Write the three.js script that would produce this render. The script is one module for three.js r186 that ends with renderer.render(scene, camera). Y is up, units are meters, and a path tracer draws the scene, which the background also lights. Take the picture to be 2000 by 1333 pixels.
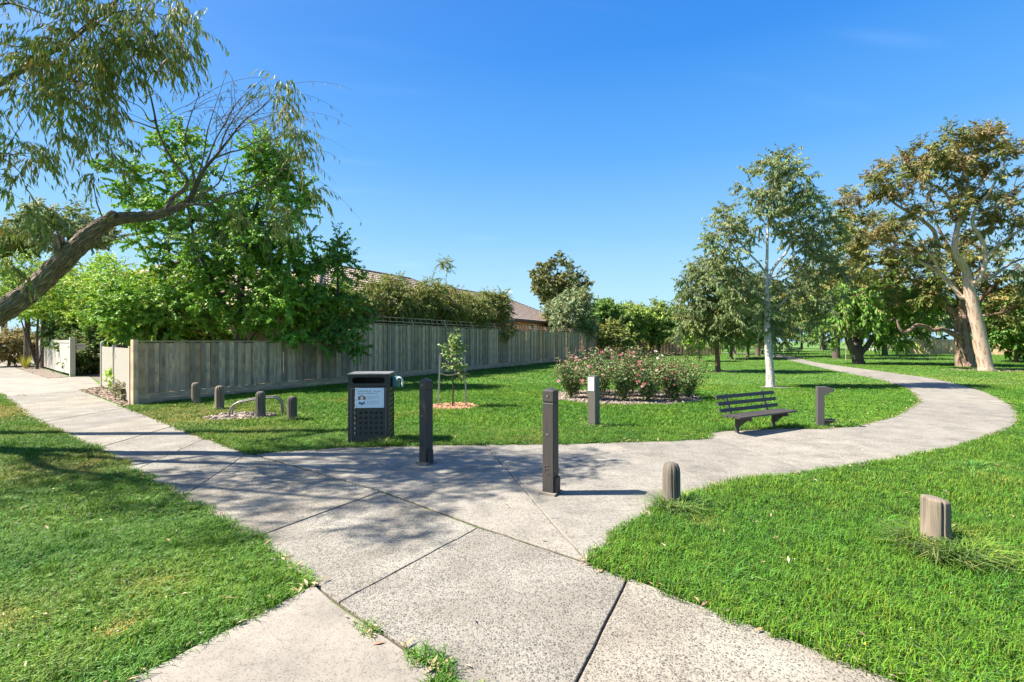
import * as THREE from 'three';
import { mergeGeometries } from 'three/addons/utils/BufferGeometryUtils.js';
import { RoundedBoxGeometry } from 'three/addons/geometries/RoundedBoxGeometry.js';
import { createNoise2D } from 'simplex-noise';

// ---------------------------------------------------------------- camera, sky, sun, exposure
const scene = new THREE.Scene();
const camera = new THREE.PerspectiveCamera(69.5, 1024 / 682, 0.1, 900);
camera.position.set(0, 1.7, 0);
camera.lookAt(0, 1.7, -10);

const renderer = new THREE.WebGLRenderer({ antialias: true });
renderer.toneMapping = THREE.LinearToneMapping;
renderer.toneMappingExposure = 3.0;
renderer.shadowMap.enabled = true;
renderer.shadowMap.type = THREE.PCFSoftShadowMap;

const SUN = new THREE.Vector3(-1, 1.13, 0.03).normalize();
const sun = new THREE.DirectionalLight(new THREE.Color().setRGB(1, 0.95, 0.87), 5);
sun.position.copy(SUN).multiplyScalar(80);
sun.castShadow = true;
sun.shadow.mapSize.set(4096, 4096);
Object.assign(sun.shadow.camera, { left: -60, right: 60, top: 60, bottom: -60, near: 1, far: 220 });
scene.add(sun, sun.target);

{ // clear summer sky: pale at the horizon, deep blue overhead, a brighter side towards the sun, thin cirrus streaks
  const W = 1024, H = 512, data = new Float32Array(W * H * 4), n2 = createNoise2D(rng(5));
  const stops = [[-90, 0.1259, 0.1529, 0.1619], [-0.01, 0.1259, 0.1529, 0.1619], [0, 0.203, 0.3124, 0.3868], [5, 0.1754, 0.2894, 0.3868], [12, 0.1008, 0.2193, 0.3689], [20, 0.0472, 0.1552, 0.3419], [30, 0.0189, 0.1057, 0.3059], [42, 0.0099, 0.0742, 0.2631], [90, 0.0054, 0.045, 0.1889]];
  const d = new THREE.Vector3();
  for (let j = 0; j < H; j++) {
    const el = ((j + 0.5) / H) * 180 - 90;
    let k = 0; while (k < stops.length - 2 && el > stops[k + 1][0]) k++;
    const a = stops[k], b = stops[k + 1], t = THREE.MathUtils.clamp((el - a[0]) / (b[0] - a[0]), 0, 1);
    for (let i = 0; i < W; i++) {
      const az = ((i + 0.5) / W - 0.5) * 2 * Math.PI, e = el * Math.PI / 180;
      d.set(Math.cos(e) * Math.cos(az), Math.sin(e), Math.cos(e) * Math.sin(az));
      const c = Math.max(0, d.dot(SUN)), glow = el > 0 ? 0.10 * c * c + 0.8 * Math.pow(c, 10) : 0;
      let cirrus = 0;
      if (el > 4) {
        const px = d.x / (d.y + 0.12), pz = d.z / (d.y + 0.12);
        cirrus = Math.max(0, n2(px * 0.9 + 3.1, pz * 5.5 + px * 0.7) - 0.55) * Math.max(0, n2(px * 0.35, pz * 0.5 + 7)) * 0.22;
      }
      const o = (j * W + i) * 4;
      for (let q = 0; q < 3; q++) data[o + q] = THREE.MathUtils.lerp(a[q + 1], b[q + 1], t) + 0.45 * (glow * [0.95, 0.97, 1][q] + cirrus);
      data[o + 3] = 1;
    }
  }
  const sky = new THREE.DataTexture(data, W, H, THREE.RGBAFormat, THREE.FloatType);
  sky.mapping = THREE.EquirectangularReflectionMapping; sky.magFilter = THREE.LinearFilter; sky.minFilter = THREE.LinearFilter; sky.needsUpdate = true;
  scene.background = sky; scene.environment = sky;
}

// ---------------------------------------------------------------- helpers
function rng(seed) { let s = seed | 0; return () => { s = (s + 0x6d2b79f5) | 0; let t = Math.imul(s ^ (s >>> 15), 1 | s); t = (t + Math.imul(t ^ (t >>> 7), 61 | t)) ^ t; return ((t ^ (t >>> 14)) >>> 0) / 4294967296; }; }
const V = (x, y, z) => new THREE.Vector3(x, y, z);
const clamp = THREE.MathUtils.clamp, lerp = THREE.MathUtils.lerp;
const used = new Map();
function numbered(name) { const n = used.get(name) ?? 0; used.set(name, n + 1); return n ? name + '_' + String(n).padStart(3, '0') : name; }
function tag(o, label, category, group) { o.userData.label = label; o.userData.category = category; if (group) o.userData.group = group; return o; }
function thing(name, label, category, [x, y, z], turn = 0, group) {
  const o = new THREE.Group(); o.name = numbered(name); o.position.set(x, y, z); o.rotation.y = turn; scene.add(o);
  return tag(o, label, category, group);
}
function part(name, geometry, material, parent, at, turn) {
  const m = new THREE.Mesh(geometry, material); m.name = name; if (at) m.position.set(...at); if (turn) m.rotation.set(...turn);
  parent.add(m); return m;
}
function structure(name, geometry, material, at) { const m = part(numbered(name), geometry, material, scene, at); m.userData.kind = 'structure'; m.userData.label = STRUCTURE_LABELS[name] ?? name.replace(/_/g, ' '); return m; }
function copy(o, label, [x, y, z], turn = 0, scale = 1, group) {
  const c = o.clone(); c.name = numbered(o.name.replace(/_\d{3}$/, '')); c.position.set(x, y, z); c.rotation.y = turn; c.scale.setScalar(scale); scene.add(c);
  c.userData = { ...o.userData }; if (label) c.userData.label = label; if (group) c.userData.group = group; return c;
}
const STRUCTURE_LABELS = {};
const rgb = (r, g, b) => new THREE.Color().setRGB(r, g, b);
const std = (c, roughness = 0.9, more = {}) => new THREE.MeshStandardMaterial({ color: Array.isArray(c) ? rgb(...c) : c, roughness, ...more });
const leafy = (through = 0.35, rough = 0.75) => new THREE.MeshPhysicalMaterial({ color: 0xffffff, vertexColors: true, roughness: rough, transmission: through, thickness: 0, specularIntensity: 0.6, side: THREE.DoubleSide });

function dataTex(size, f, { srgb = true, repeat = 1 } = {}) { // f(u, v, i, j) -> [r, g, b] in 0..1 (linear if not srgb)
  const a = new Uint8Array(size * size * 4);
  for (let j = 0; j < size; j++) for (let i = 0; i < size; i++) {
    const c = f(i / size, j / size, i, j), o = (j * size + i) * 4;
    for (let k = 0; k < 3; k++) a[o + k] = clamp(Math.round(255 * (srgb ? Math.pow(clamp(c[k], 0, 1), 1 / 2.2) : c[k])), 0, 255);
    a[o + 3] = 255;
  }
  const t = new THREE.DataTexture(a, size, size, THREE.RGBAFormat);
  t.wrapS = t.wrapT = THREE.RepeatWrapping; t.magFilter = THREE.LinearFilter; t.minFilter = THREE.LinearMipmapLinearFilter; t.generateMipmaps = true;
  if (srgb) t.colorSpace = THREE.SRGBColorSpace;
  t.repeat.set(repeat, repeat); t.needsUpdate = true; return t;
}
// noise that repeats over the unit square: blended across the last tenth
function tileable(seed) {
  const n = createNoise2D(rng(seed));
  return (u, v, fx, fy = fx) => {
    const s = n(u * fx, v * fy), t = n((u - 1) * fx, v * fy), p = n(u * fx, (v - 1) * fy), q = n((u - 1) * fx, (v - 1) * fy);
    const wu = u < 0.9 ? 0 : (u - 0.9) / 0.1, wv = v < 0.9 ? 0 : (v - 0.9) / 0.1;
    return lerp(lerp(s, t, wu), lerp(p, q, wu), wv);
  };
}
function worley(size, cells, seed) { // nearest and second nearest distance in cell units, and the id of the nearest point; repeats
  const r = rng(seed), px = new Float32Array(cells * cells), py = new Float32Array(cells * cells), id = new Float32Array(cells * cells);
  for (let k = 0; k < cells * cells; k++) { px[k] = r(); py[k] = r(); id[k] = r(); }
  return (u, v) => {
    const x = u * cells, y = v * cells, cx = Math.floor(x), cy = Math.floor(y); let a = 9, b = 9, w = 0;
    for (let dy = -1; dy <= 1; dy++) for (let dx = -1; dx <= 1; dx++) {
      const k = ((cy + dy + cells) % cells) * cells + ((cx + dx + cells) % cells), ex = cx + dx + px[k] - x, ey = cy + dy + py[k] - y, e = ex * ex + ey * ey;
      if (e < a) { b = a; a = e; w = id[k]; } else if (e < b) b = e;
    }
    return [Math.sqrt(a), Math.sqrt(b), w];
  };
}
class Builder { // collects triangles into one geometry
  constructor() { this.p = []; this.c = []; this.u = []; this.i = []; }
  get n() { return this.p.length / 3; }
  leaf(o, axis, nrm, len, wid, col, fold = 0.25) { // a folded lozenge: two faces along the midrib
    const s = _s.crossVectors(axis, nrm).normalize(), b = this.n, mx = o.x + axis.x * len * 0.45, my = o.y + axis.y * len * 0.45, mz = o.z + axis.z * len * 0.45, f = wid * fold;
    this.p.push(o.x, o.y, o.z, mx + s.x * wid / 2 + nrm.x * f, my + s.y * wid / 2 + nrm.y * f, mz + s.z * wid / 2 + nrm.z * f, o.x + axis.x * len, o.y + axis.y * len, o.z + axis.z * len, mx - s.x * wid / 2 + nrm.x * f, my - s.y * wid / 2 + nrm.y * f, mz - s.z * wid / 2 + nrm.z * f);
    for (let k = 0; k < 4; k++) this.c.push(col[0], col[1], col[2]);
    this.i.push(b, b + 1, b + 2, b, b + 2, b + 3);
  }
  tube(pts, seg = 6, wobble = 0, ridge = 0) { // pts: [x, y, z, radius]; uv in metres; ridge: depth of bark furrows as a share of the radius
    const base = this.n; let len = 0; const up = V(0, 0, 1), t = V(), s = V(), q = V();
    for (let k = 0; k < pts.length; k++) {
      const a = pts[Math.max(0, k - 1)], b = pts[Math.min(pts.length - 1, k + 1)], c = pts[k];
      t.set(b[0] - a[0], b[1] - a[1], b[2] - a[2]).normalize();
      if (k) len += Math.hypot(c[0] - pts[k - 1][0], c[1] - pts[k - 1][1], c[2] - pts[k - 1][2]);
      if (!k && Math.abs(t.z) > 0.9) up.set(1, 0, 0);
      s.crossVectors(t, up).normalize(); q.crossVectors(s, t).normalize(); up.copy(q);
      for (let e = 0; e <= seg; e++) {
        const g = (e % seg) / seg * Math.PI * 2, rr = c[3] * (1 + wobble * (Math.sin(g * 3 + k * 0.7) * 0.5 + Math.sin(g * 2 - k * 1.3) * 0.5) + (ridge ? ridge * (0.6 - Math.abs(barkNoise(Math.cos(g) * 4.6 + Math.sin(g) * 2.3 + c[1] * 0.35, Math.sin(g) * 4.6 + len * 1.5)) - 0.55 * Math.abs(barkNoise(g * 5 + 9, len * 3.2))) : 0));
        const cx = Math.cos(g) * rr, cy = Math.sin(g) * rr;
        this.p.push(c[0] + s.x * cx + q.x * cy, c[1] + s.y * cx + q.y * cy, c[2] + s.z * cx + q.z * cy);
        this.u.push(e / seg * Math.max(0.12, Math.round(2 * Math.PI * pts[0][3] * 4) / 4), len);
      }
      if (k) for (let e = 0; e < seg; e++) { const m = base + (k - 1) * (seg + 1) + e; this.i.push(m, m + 1, m + seg + 2, m, m + seg + 2, m + seg + 1); }
    }
  }
  build(offset, normals = true) {
    const g = new THREE.BufferGeometry(), p = new Float32Array(this.p);
    if (offset) for (let k = 0; k < p.length; k += 3) { p[k] -= offset[0]; p[k + 1] -= offset[1]; p[k + 2] -= offset[2]; }
    g.setAttribute('position', new THREE.BufferAttribute(p, 3));
    if (this.c.length) g.setAttribute('color', new THREE.BufferAttribute(new Float32Array(this.c), 3));
    if (this.u.length) g.setAttribute('uv', new THREE.BufferAttribute(new Float32Array(this.u), 2));
    g.setIndex(new THREE.BufferAttribute(new Uint32Array(this.i), 1));
    if (normals) g.computeVertexNormals();
    return g;
  }
}
const _s = V(), barkNoise = createNoise2D(rng(17));
// a box with uv in metres, seated on its base; grain runs along its longest side's v
function boxUV(w, h, d, u0 = 0, v0 = 0, alongX = false) {
  const g = new THREE.BoxGeometry(w, h, d), p = g.attributes.position, n = g.attributes.normal, uv = g.attributes.uv;
  for (let k = 0; k < p.count; k++) {
    const nx = Math.abs(n.getX(k)), ny = Math.abs(n.getY(k));
    let a = nx > 0.5 ? p.getZ(k) : p.getX(k), b = ny > 0.5 ? p.getZ(k) : p.getY(k);
    if (alongX) [a, b] = [b, a];
    uv.setXY(k, a + u0, b + v0);
  }
  return g;
}
const smoothLine = (pts, n) => { const c = new THREE.CatmullRomCurve3(pts.map((p) => V(...p)), false, 'centripetal'); return c.getPoints(n).map((p) => [p.x, p.y, p.z]); };
const inside = (x, z, poly) => { let r = false; for (let i = 0, j = poly.length - 1; i < poly.length; j = i++) { const [a, b] = poly[i], [c, d] = poly[j]; if ((b > z) !== (d > z) && x < ((c - a) * (z - b)) / (d - b) + a) r = !r; } return r; };
const edgeDistance = (x, z, poly) => { let m = 1e9; for (let i = 0, j = poly.length - 1; i < poly.length; j = i++) { const [a, b] = poly[i], [c, d] = poly[j], ex = c - a, ez = d - b, t = clamp(((x - a) * ex + (z - b) * ez) / (ex * ex + ez * ez), 0, 1); m = Math.min(m, Math.hypot(a + ex * t - x, b + ez * t - z)); } return m; };
const flatShape = (poly) => { const s = new THREE.Shape(); poly.forEach(([x, z], k) => (k ? s.lineTo(x, -z) : s.moveTo(x, -z))); s.closePath(); return s; };
const sheet = (poly) => new THREE.ShapeGeometry(flatShape(poly)).rotateX(-Math.PI / 2);
const slabGeometry = (poly, thick = 0.12, gap = 0.008, bevel = 0.007) => new THREE.ExtrudeGeometry(flatShape(poly), { depth: thick, bevelEnabled: true, bevelThickness: bevel, bevelSize: bevel, bevelOffset: -bevel - gap, bevelSegments: 2, curveSegments: 1 }).rotateX(-Math.PI / 2).translate(0, -thick - bevel, 0);

// ---------------------------------------------------------------- materials
const nA = tileable(11), nB = tileable(12), nC = tileable(13);
// exposed aggregate: dark and mid grey pebbles set in pale cement, 3 m to a repeat
const AGG = 1536, aggCells = worley(AGG, 170, 21), aggFine = worley(AGG, 290, 23), aggSand = rng(22);
const aggHeights = new Float32Array(AGG * AGG);
const aggregateMap = dataTex(AGG, (u, v, i, j) => {
  const wu = (u + nC(u, v, 90) * 0.0016 + 1) % 1, wv = (v + nB(u, v, 80) * 0.0016 + 1) % 1;
  const [a, b, id] = aggCells(wu, wv), [c, d, id2] = aggFine(wv, wu), worn = nA(u, v, 4) * 0.5 + nB(u, v, 11) * 0.35;
  const big = clamp((b - a) * 3.6 - 0.75 - worn * 0.5 - (id > 0.72 ? 1.6 : 0), 0, 1), small = clamp((d - c) * 3.4 - 0.8 - worn * 0.4 - (id2 > 0.55 ? 1.6 : 0), 0, 1) * (1 - big), stone = Math.max(big, small);
  aggHeights[j * AGG + i] = 0.5 + stone * 0.35;
  const g = (aggSand() - 0.5) * 0.075, stain = nC(u, v, 5) * 0.04 + nB(u, v, 2) * 0.035;
  const cem = [0.25 + g * 0.9 + stain, 0.221 + g * 0.9 + stain, 0.172 + g * 0.9 + stain * 0.85];
  const pick = big > small ? id / 0.72 : id2 / 0.55, tone = 0.045 + pick * pick * 0.13 + g * 0.5, warm = (pick * 7) % 1;
  const st = [tone * (1.04 + warm * 0.10), tone, tone * (0.82 - warm * 0.13)];
  return cem.map((q, k) => lerp(q, st[k], stone * 0.92));
}, { repeat: 1 / 3 });
const aggregateBump = dataTex(AGG, (u, v, i, j) => [aggHeights[j * AGG + i], 0, 0], { srgb: false, repeat: 1 / 3 });
// broom-finished grey concrete with fine pits, blotches and old dark stains
function concreteMap(seed, base, pits, streak, cells = 150) {
  const a = tileable(seed), b = tileable(seed + 1), c = tileable(seed + 2), w = worley(1024, cells, seed + 3), r = rng(seed + 4);
  return dataTex(1024, (u, v) => {
    const [e, f, id] = w(u, v), pit = id < pits ? clamp((f - e) * 2.6 - 0.3, 0, 1) * (0.35 + 0.65 * ((id * 17) % 1)) : 0;
    const blot = a(u, v, 3) * 0.05 + b(u, v, 9) * 0.035 + c(u, v, 34) * 0.025, st = Math.max(0, b(u, v, 5, 26) - 0.35) * streak, g = (r() - 0.5) * 0.11, dirt = Math.max(0, c(u, v, 2.3) + b(u, v, 6) * 0.5 - 0.45) * 0.28;
    const m = Math.max(0.25, 1 + blot * 2.6 + g - pit * 0.7 - st - dirt);
    return [base[0] * m, base[1] * m, base[2] * m];
  }, { repeat: 1 / 3 });
}
const parkMap = concreteMap(31, [0.24, 0.214, 0.168], 0.6, 0.32, 200), smoothMap = concreteMap(41, [0.25, 0.216, 0.168], 0.3, 0.18, 420), driveMap = concreteMap(51, [0.25, 0.217, 0.17], 0.05, 0.10);
const withMap = (map, tint = [1, 1, 1], more = {}) => new THREE.MeshStandardMaterial({ map, color: rgb(...tint), roughness: 0.93, ...more });
const M = {
  aggregate: [[1, 1, 1], [0.93, 0.93, 0.94], [1.05, 1.03, 1.0]].map((t) => withMap(aggregateMap, t, { bumpMap: aggregateBump, bumpScale: 0.006 })),
  park: [[1, 1, 1], [0.93, 0.925, 0.92], [1.06, 1.05, 1.04]].map((t) => withMap(parkMap, t)),
  smooth: withMap(smoothMap), drive: [[1, 1, 1], [0.95, 0.955, 0.96]].map((t) => withMap(driveMap, t)),
  footing: withMap(driveMap, [0.86, 0.84, 0.8]),
  soil: std([0.085, 0.058, 0.036], 1),
};
const weathered = (seed, base, stretch = 26, knots = 0.5) => { // grey timber, grain along v; 1 m to a repeat
  const a = tileable(seed), b = tileable(seed + 1), r = rng(seed + 2), w = worley(512, 5, seed + 3);
  return dataTex(512, (u, v) => {
    const bend = a(u, v, 2, 1) * 0.03, line = b(u + bend, v, stretch, 2.2), fine = a(u + bend, v, stretch * 3.2, 4), blot = a(u, v, 3.5, 1.6), [e, , id] = w(u, v);
    const knot = id < knots * 0.5 ? clamp(1 - e * 6.5, 0, 1) : 0, crack = Math.max(0, line - 0.62) * 1.5;
    const m = 1 + line * 0.2 + fine * 0.14 + blot * 0.2 + (r() - 0.5) * 0.10 - crack * 0.7 - knot * 0.55, tint = blot * 0.03;
    return [base[0] * m + tint * base[0], base[1] * m, base[2] * m - tint * base[2]];
  });
};
const woodMap = weathered(61, [0.52, 0.365, 0.23]), woodMapB = weathered(65, [0.43, 0.30, 0.18], 34, 0.9), logMap = weathered(69, [0.26, 0.205, 0.15], 30, 0.2);
M.paling = [[1, 1, 1], [0.74, 0.75, 0.77], [1.14, 1.12, 1.08], [0.98, 0.9, 0.8], [0.62, 0.63, 0.65]].map((t, k) => withMap(k % 2 ? woodMapB : woodMap, t, { bumpMap: woodMap, bumpScale: 0.003 }));
M.plinth = [[0.95, 0.92, 0.86], [0.85, 0.82, 0.76], [1.05, 1, 0.93]].map((t) => withMap(woodMap, t, { bumpMap: woodMap, bumpScale: 0.003 }));
M.post = withMap(woodMap, [1.15, 1.13, 1.08], { bumpMap: woodMap, bumpScale: 0.003 });
M.log = [[0.78, 0.77, 0.74], [0.5, 0.52, 0.53], [0.42, 0.43, 0.43]].map((t) => withMap(logMap, t, { bumpMap: logMap, bumpScale: 0.014 }));
M.whitePaint = std([0.50, 0.44, 0.35], 0.55); M.whiteBoard = std([0.46, 0.41, 0.335], 0.6);
M.iron = std([0.030, 0.026, 0.022], 0.5, { metalness: 0.0 });
M.bollard = withMap(weathered(75, [0.042, 0.033, 0.026], 20, 0.3), [1, 1, 1], { roughness: 0.62, bumpMap: woodMap, bumpScale: 0.002 });
M.signPost = std([0.095, 0.085, 0.066], 0.55); M.steel = std([0.42, 0.40, 0.37], 0.42, { metalness: 0.75 });
const barkTex = (seed, base, cut, fx, fy) => { const a = tileable(seed), b = tileable(seed + 1), r = rng(seed + 2); return dataTex(512, (u, v) => { const ridge = Math.abs(a(u + b(u, v, 3) * 0.02, v, fx, fy)), m = 1 + (ridge - 0.35) * cut + b(u, v, 7) * 0.16 + (r() - 0.5) * 0.15; return base.map((c) => c * m); }); };
const barkBump = (seed, fx, fy) => { const a = tileable(seed), b = tileable(seed + 1); return dataTex(512, (u, v) => [clamp(0.15 + Math.abs(a(u + b(u, v, 3) * 0.02, v, fx, fy)) * 0.9, 0, 1), 0, 0], { srgb: false }); };
const furrow = barkBump(81, 24, 2.6);
M.barkRough = withMap(barkTex(81, [0.25, 0.178, 0.125], 2.2, 24, 2.6), [1, 1, 1], { bumpMap: furrow, bumpScale: 0.05 });
M.barkBrown = withMap(barkTex(85, [0.125, 0.085, 0.06], 0.9, 8, 2), [1, 1, 1], { bumpMap: furrow, bumpScale: 0.02 });
M.barkRed = withMap(barkTex(87, [0.20, 0.105, 0.068], 0.8, 8, 2), [1, 1, 1], { bumpMap: furrow, bumpScale: 0.02 });
M.barkDark = withMap(barkTex(88, [0.075, 0.055, 0.042], 0.8, 8, 2));
const patchBark = (seed, pale, dark, amount, size) => { const a = tileable(seed), b = tileable(seed + 1), r = rng(seed + 2); return dataTex(512, (u, v) => { const f = clamp((a(u, v, size * 1.4, size * 0.5) + b(u, v, size * 4, size * 1.6) * 0.55 - 1 + amount) * 5, 0, 1), g = 1 + (r() - 0.5) * 0.1 + b(u, v, 3, 1) * 0.10; return pale.map((c, k) => lerp(c, dark[k], f) * g); }); };
M.barkWhite = withMap(patchBark(91, [0.47, 0.425, 0.37], [0.10, 0.07, 0.05], 0.40, 5), [1, 1, 1], { bumpMap: furrow, bumpScale: 0.004 });
M.barkPink = withMap(patchBark(94, [0.43, 0.315, 0.23], [0.28, 0.175, 0.12], 0.62, 2.4), [1, 1, 1], { bumpMap: furrow, bumpScale: 0.006 });
M.barkGum = withMap(patchBark(97, [0.36, 0.225, 0.155], [0.16, 0.10, 0.07], 0.78, 2), [1, 1, 1], { bumpMap: furrow, bumpScale: 0.03 });
M.twig = std([0.16, 0.11, 0.075], 0.95);

// ---------------------------------------------------------------- ground, paths
Object.assign(STRUCTURE_LABELS, { lawn: 'wide green park lawn', footpath: 'straight pebbled concrete footpath with slab joints', park_path: 'pale concrete path curving away through the park', driveway: 'smooth pale concrete driveway crossing', kerb_crossing: 'smooth grey concrete slab beside the footpath', path_bed: 'brown soil in the joints between path slabs', mulch_bed: 'bed of dry bark mulch' });
const lawnTex = (() => { const a = tileable(101), b = tileable(102), c = tileable(103), r = rng(104); return dataTex(1024, (u, v) => { const m = a(u, v, 5) * 0.5 + b(u, v, 17) * 0.3 + c(u, v, 70) * 0.35, dry = clamp(a(u, v, 3.3) * 1.2 + b(u, v, 9) * 0.5 - 0.55, 0, 1), g = 1 + m * 0.28 + (r() - 0.5) * 0.5; return [lerp(0.075, 0.145, dry) * g, lerp(0.165, 0.15, dry) * g, lerp(0.011, 0.04, dry) * g]; }, { repeat: 1 / 24 }); })();
M.lawn = new THREE.MeshStandardMaterial({ map: lawnTex, roughness: 1 });
{ const g = new THREE.PlaneGeometry(900, 900).rotateX(-Math.PI / 2), p = g.attributes.position, uv = g.attributes.uv; for (let k = 0; k < p.count; k++) uv.setXY(k, p.getX(k), -p.getZ(k)); g.translate(0, 0, -200); structure('lawn', g, M.lawn); }

// the footpath: pairs of joint ends, left edge then right edge [x, z], from far to near
const JOINTS = [
  [[-45, -39.9], [-43.2, -41.2]], [[-40, -35.6], [-38.2, -36.9]], [[-35, -31.3], [-33.2, -32.6]], [[-31.6, -28.4], [-29.8, -29.7]], [[-28.2, -25.5], [-26.4, -26.8]], [[-24.8, -22.6], [-20.8, -22.05]],
  [[-15.2, -14.7], [-14.9, -16.9]], [[-13.1, -12.95], [-12.9, -15.15]], [[-11.35, -11.45], [-11.3, -13.75]], [[-9.7, -10.1], [-9.75, -12.4]], [[-8.1, -8.85], [-8.2, -11.05]], [[-6.5, -7.65], [-6.7, -9.7]], [[-4.9, -6.35], [-5.3, -8.5]],
  [[-3.55, -5.28], [-3.95, -7.35]], [[-2.2, -4.195], [-1.47, -5.49]], [[-1.118, -3.157], [-0.30, -4.43]], [[0.141, -2.05], [0.83, -3.50]], [[1.5, -0.8], [2.3, -2.05]], [[3.0, 0.55], [3.9, -0.55]], [[4.6, 2.0], [5.6, 1.0]],
];
const PAVED = [];
const edgeNoise = createNoise2D(rng(131));
const ragged = (poly) => poly.flatMap(([a, b], k) => { // slab edges chipped and a little uneven; neighbours share the same wander
  const [c, d] = poly[(k + 1) % poly.length], L = Math.hypot(c - a, d - b), n = b < -26 ? 1 : Math.max(1, Math.min(40, Math.round(L / 0.14)));
  return [...Array(n)].map((_, e) => { const x = lerp(a, c, e / n), z = lerp(b, d, e / n); return [x + edgeNoise(x * 4.1, z * 4.1) * 0.006 + edgeNoise(x * 17, z * 17) * 0.003, z + edgeNoise(x * 4.1 + 50, z * 4.1) * 0.006 + edgeNoise(x * 17 + 50, z * 17) * 0.003]; });
});
function slabs(name, polys, mats, y, gap) {
  const o = new THREE.Group(); o.name = name; o.userData = { kind: 'structure', label: STRUCTURE_LABELS[name] }; scene.add(o);
  polys.forEach((poly, k) => { part('slab', slabGeometry(ragged(poly), 0.1, gap), Array.isArray(mats) ? mats[(k * 7 + 2) % mats.length] : mats, o, [0, y + (((k * 37) % 5) - 2) * 0.0012, 0]); PAVED.push(poly); });
  return o;
}
const foot = [];
for (let k = 0; k + 1 < JOINTS.length; k++) { if (k === 5) continue; const [a, b] = JOINTS[k], [c, d] = JOINTS[k + 1]; foot.push([a, b, d, c]); }
slabs('footpath', foot, M.aggregate, 0.022, 0.007);
slabs('driveway', [[[-24.8, -22.6], [-20.8, -22.05], [-14.9, -16.9], [-15.2, -14.7]], [[-20.8, -22.05], [-20.3, -23.6], [-15.25, -18.25], [-14.9, -16.9]]], M.drive, 0.024, 0.006);
slabs('kerb_crossing', [[[-1.36, -3.40], [-1.14, -3.168], [-0.36, -2.482], [-0.9, -1.2], [-1.3, 0.4], [-3.3, 0.4], [-2.5, -1.3], [-1.9, -2.45]]], M.smooth, 0.026, 0.012);

// the park path: upper (left) and lower (right) edge from the footpath to the far trees
const UP = [[-3.79, -7.36], [-2.66, -7.78], [-1.28, -7.92], [0.06, -7.98], [0.79, -8.02], [2.56, -8.24], [3.35, -8.42], [3.66, -9.08], [5.15, -9.46], [5.83, -9.42], [6.67, -9.58], [8.5, -10.9], [10.03, -12.4], [11.4, -13.7], [12.4, -15.1], [13.4, -16.5], [14.3, -17.9], [16.1, -21.5], [17.4, -25.2], [19.3, -30.5], [22.5, -38.5], [27.6, -51.5], [30.5, -60], [31, -68], [28.5, -78], [30, -92], [40, -120]];
const LOW = [[0.575, -3.745], [1.01, -4.40], [1.41, -4.82], [1.87, -5.26], [2.41, -5.71], [3.16, -6.05], [3.86, -6.26], [4.84, -6.67], [5.46, -6.95], [7.11, -7.78], [8.0, -8.35], [9.4, -9.3], [10.7, -10.4], [12.05, -11.75], [13.1, -12.9], [14.1, -14.2], [15.3, -15.8], [16.55, -17.75], [18.0, -20.3], [19.1, -22.6], [20.6, -27.6], [22.6, -34.7], [25.0, -41.5], [29.6, -51.3], [32.6, -60], [33.0, -68], [30.6, -78], [32, -92], [42, -120]];
const K1 = [[-0.44, -7.97], [0.15, -5.49], [0.27, -4.96], [0.575, -3.745]], K2 = [[1.59, -8.1], [2.41, -5.71]], K3 = [[3.50, -8.72], [3.86, -6.26]];
const park = [
  [[-3.92, -7.375], [-2.66, -7.78], [-1.28, -7.92], ...K1, [-0.285, -4.452], [-1.455, -5.513]],
  [K1[0], [0.06, -7.98], [0.79, -8.02], K2[0], K2[1], [1.87, -5.26], [1.41, -4.82], [1.01, -4.40], K1[3], K1[2], K1[1]],
  [K2[0], [2.56, -8.24], [3.35, -8.42], K3[0], K3[1], [3.16, -6.05], K2[1]],
  [K3[0], [3.66, -9.08], [5.15, -9.46], [5.83, -9.42], [5.46, -6.95], [4.84, -6.67], K3[1]],
  [[5.83, -9.42], [6.67, -9.58], [8.5, -10.9], [9.4, -9.3], [8.0, -8.35], [7.11, -7.78], [5.46, -6.95]],
  [[8.5, -10.9], [10.03, -12.4], [11.4, -13.7], [13.1, -12.9], [12.05, -11.75], [10.7, -10.4], [9.4, -9.3]],
  [[11.4, -13.7], [12.4, -15.1], [13.4, -16.5], [15.3, -15.8], [14.1, -14.2], [13.1, -12.9]],
  [[13.4, -16.5], [14.3, -17.9], [16.1, -21.5], [18.0, -20.3], [16.55, -17.75], [15.3, -15.8]],
  [[16.1, -21.5], [17.4, -25.2], [20.6, -27.6], [19.1, -22.6], [18.0, -20.3]],
  [[17.4, -25.2], [19.3, -30.5], [22.6, -34.7], [20.6, -27.6]],
  [[19.3, -30.5], [22.5, -38.5], [25.0, -41.5], [22.6, -34.7]],
  [[22.5, -38.5], [27.6, -51.5], [29.6, -51.3], [25.0, -41.5]],
  [[27.6, -51.5], [30.5, -60], [32.6, -60], [29.6, -51.3]], [[30.5, -60], [31, -68], [33, -68], [32.6, -60]], [[31, -68], [28.5, -78], [30.6, -78], [33, -68]], [[28.5, -78], [30, -92], [32, -92], [30.6, -78]], [[30, -92], [40, -120], [42, -120], [32, -92]],
];
slabs('park_path', park, M.park, 0.023, 0.006);
const KERB = [[-1.36, -3.40], [-1.14, -3.168], [-0.36, -2.482], [-0.9, -1.2], [-1.3, 0.4], [-3.3, 0.4], [-2.5, -1.3], [-1.9, -2.45]];
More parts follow.
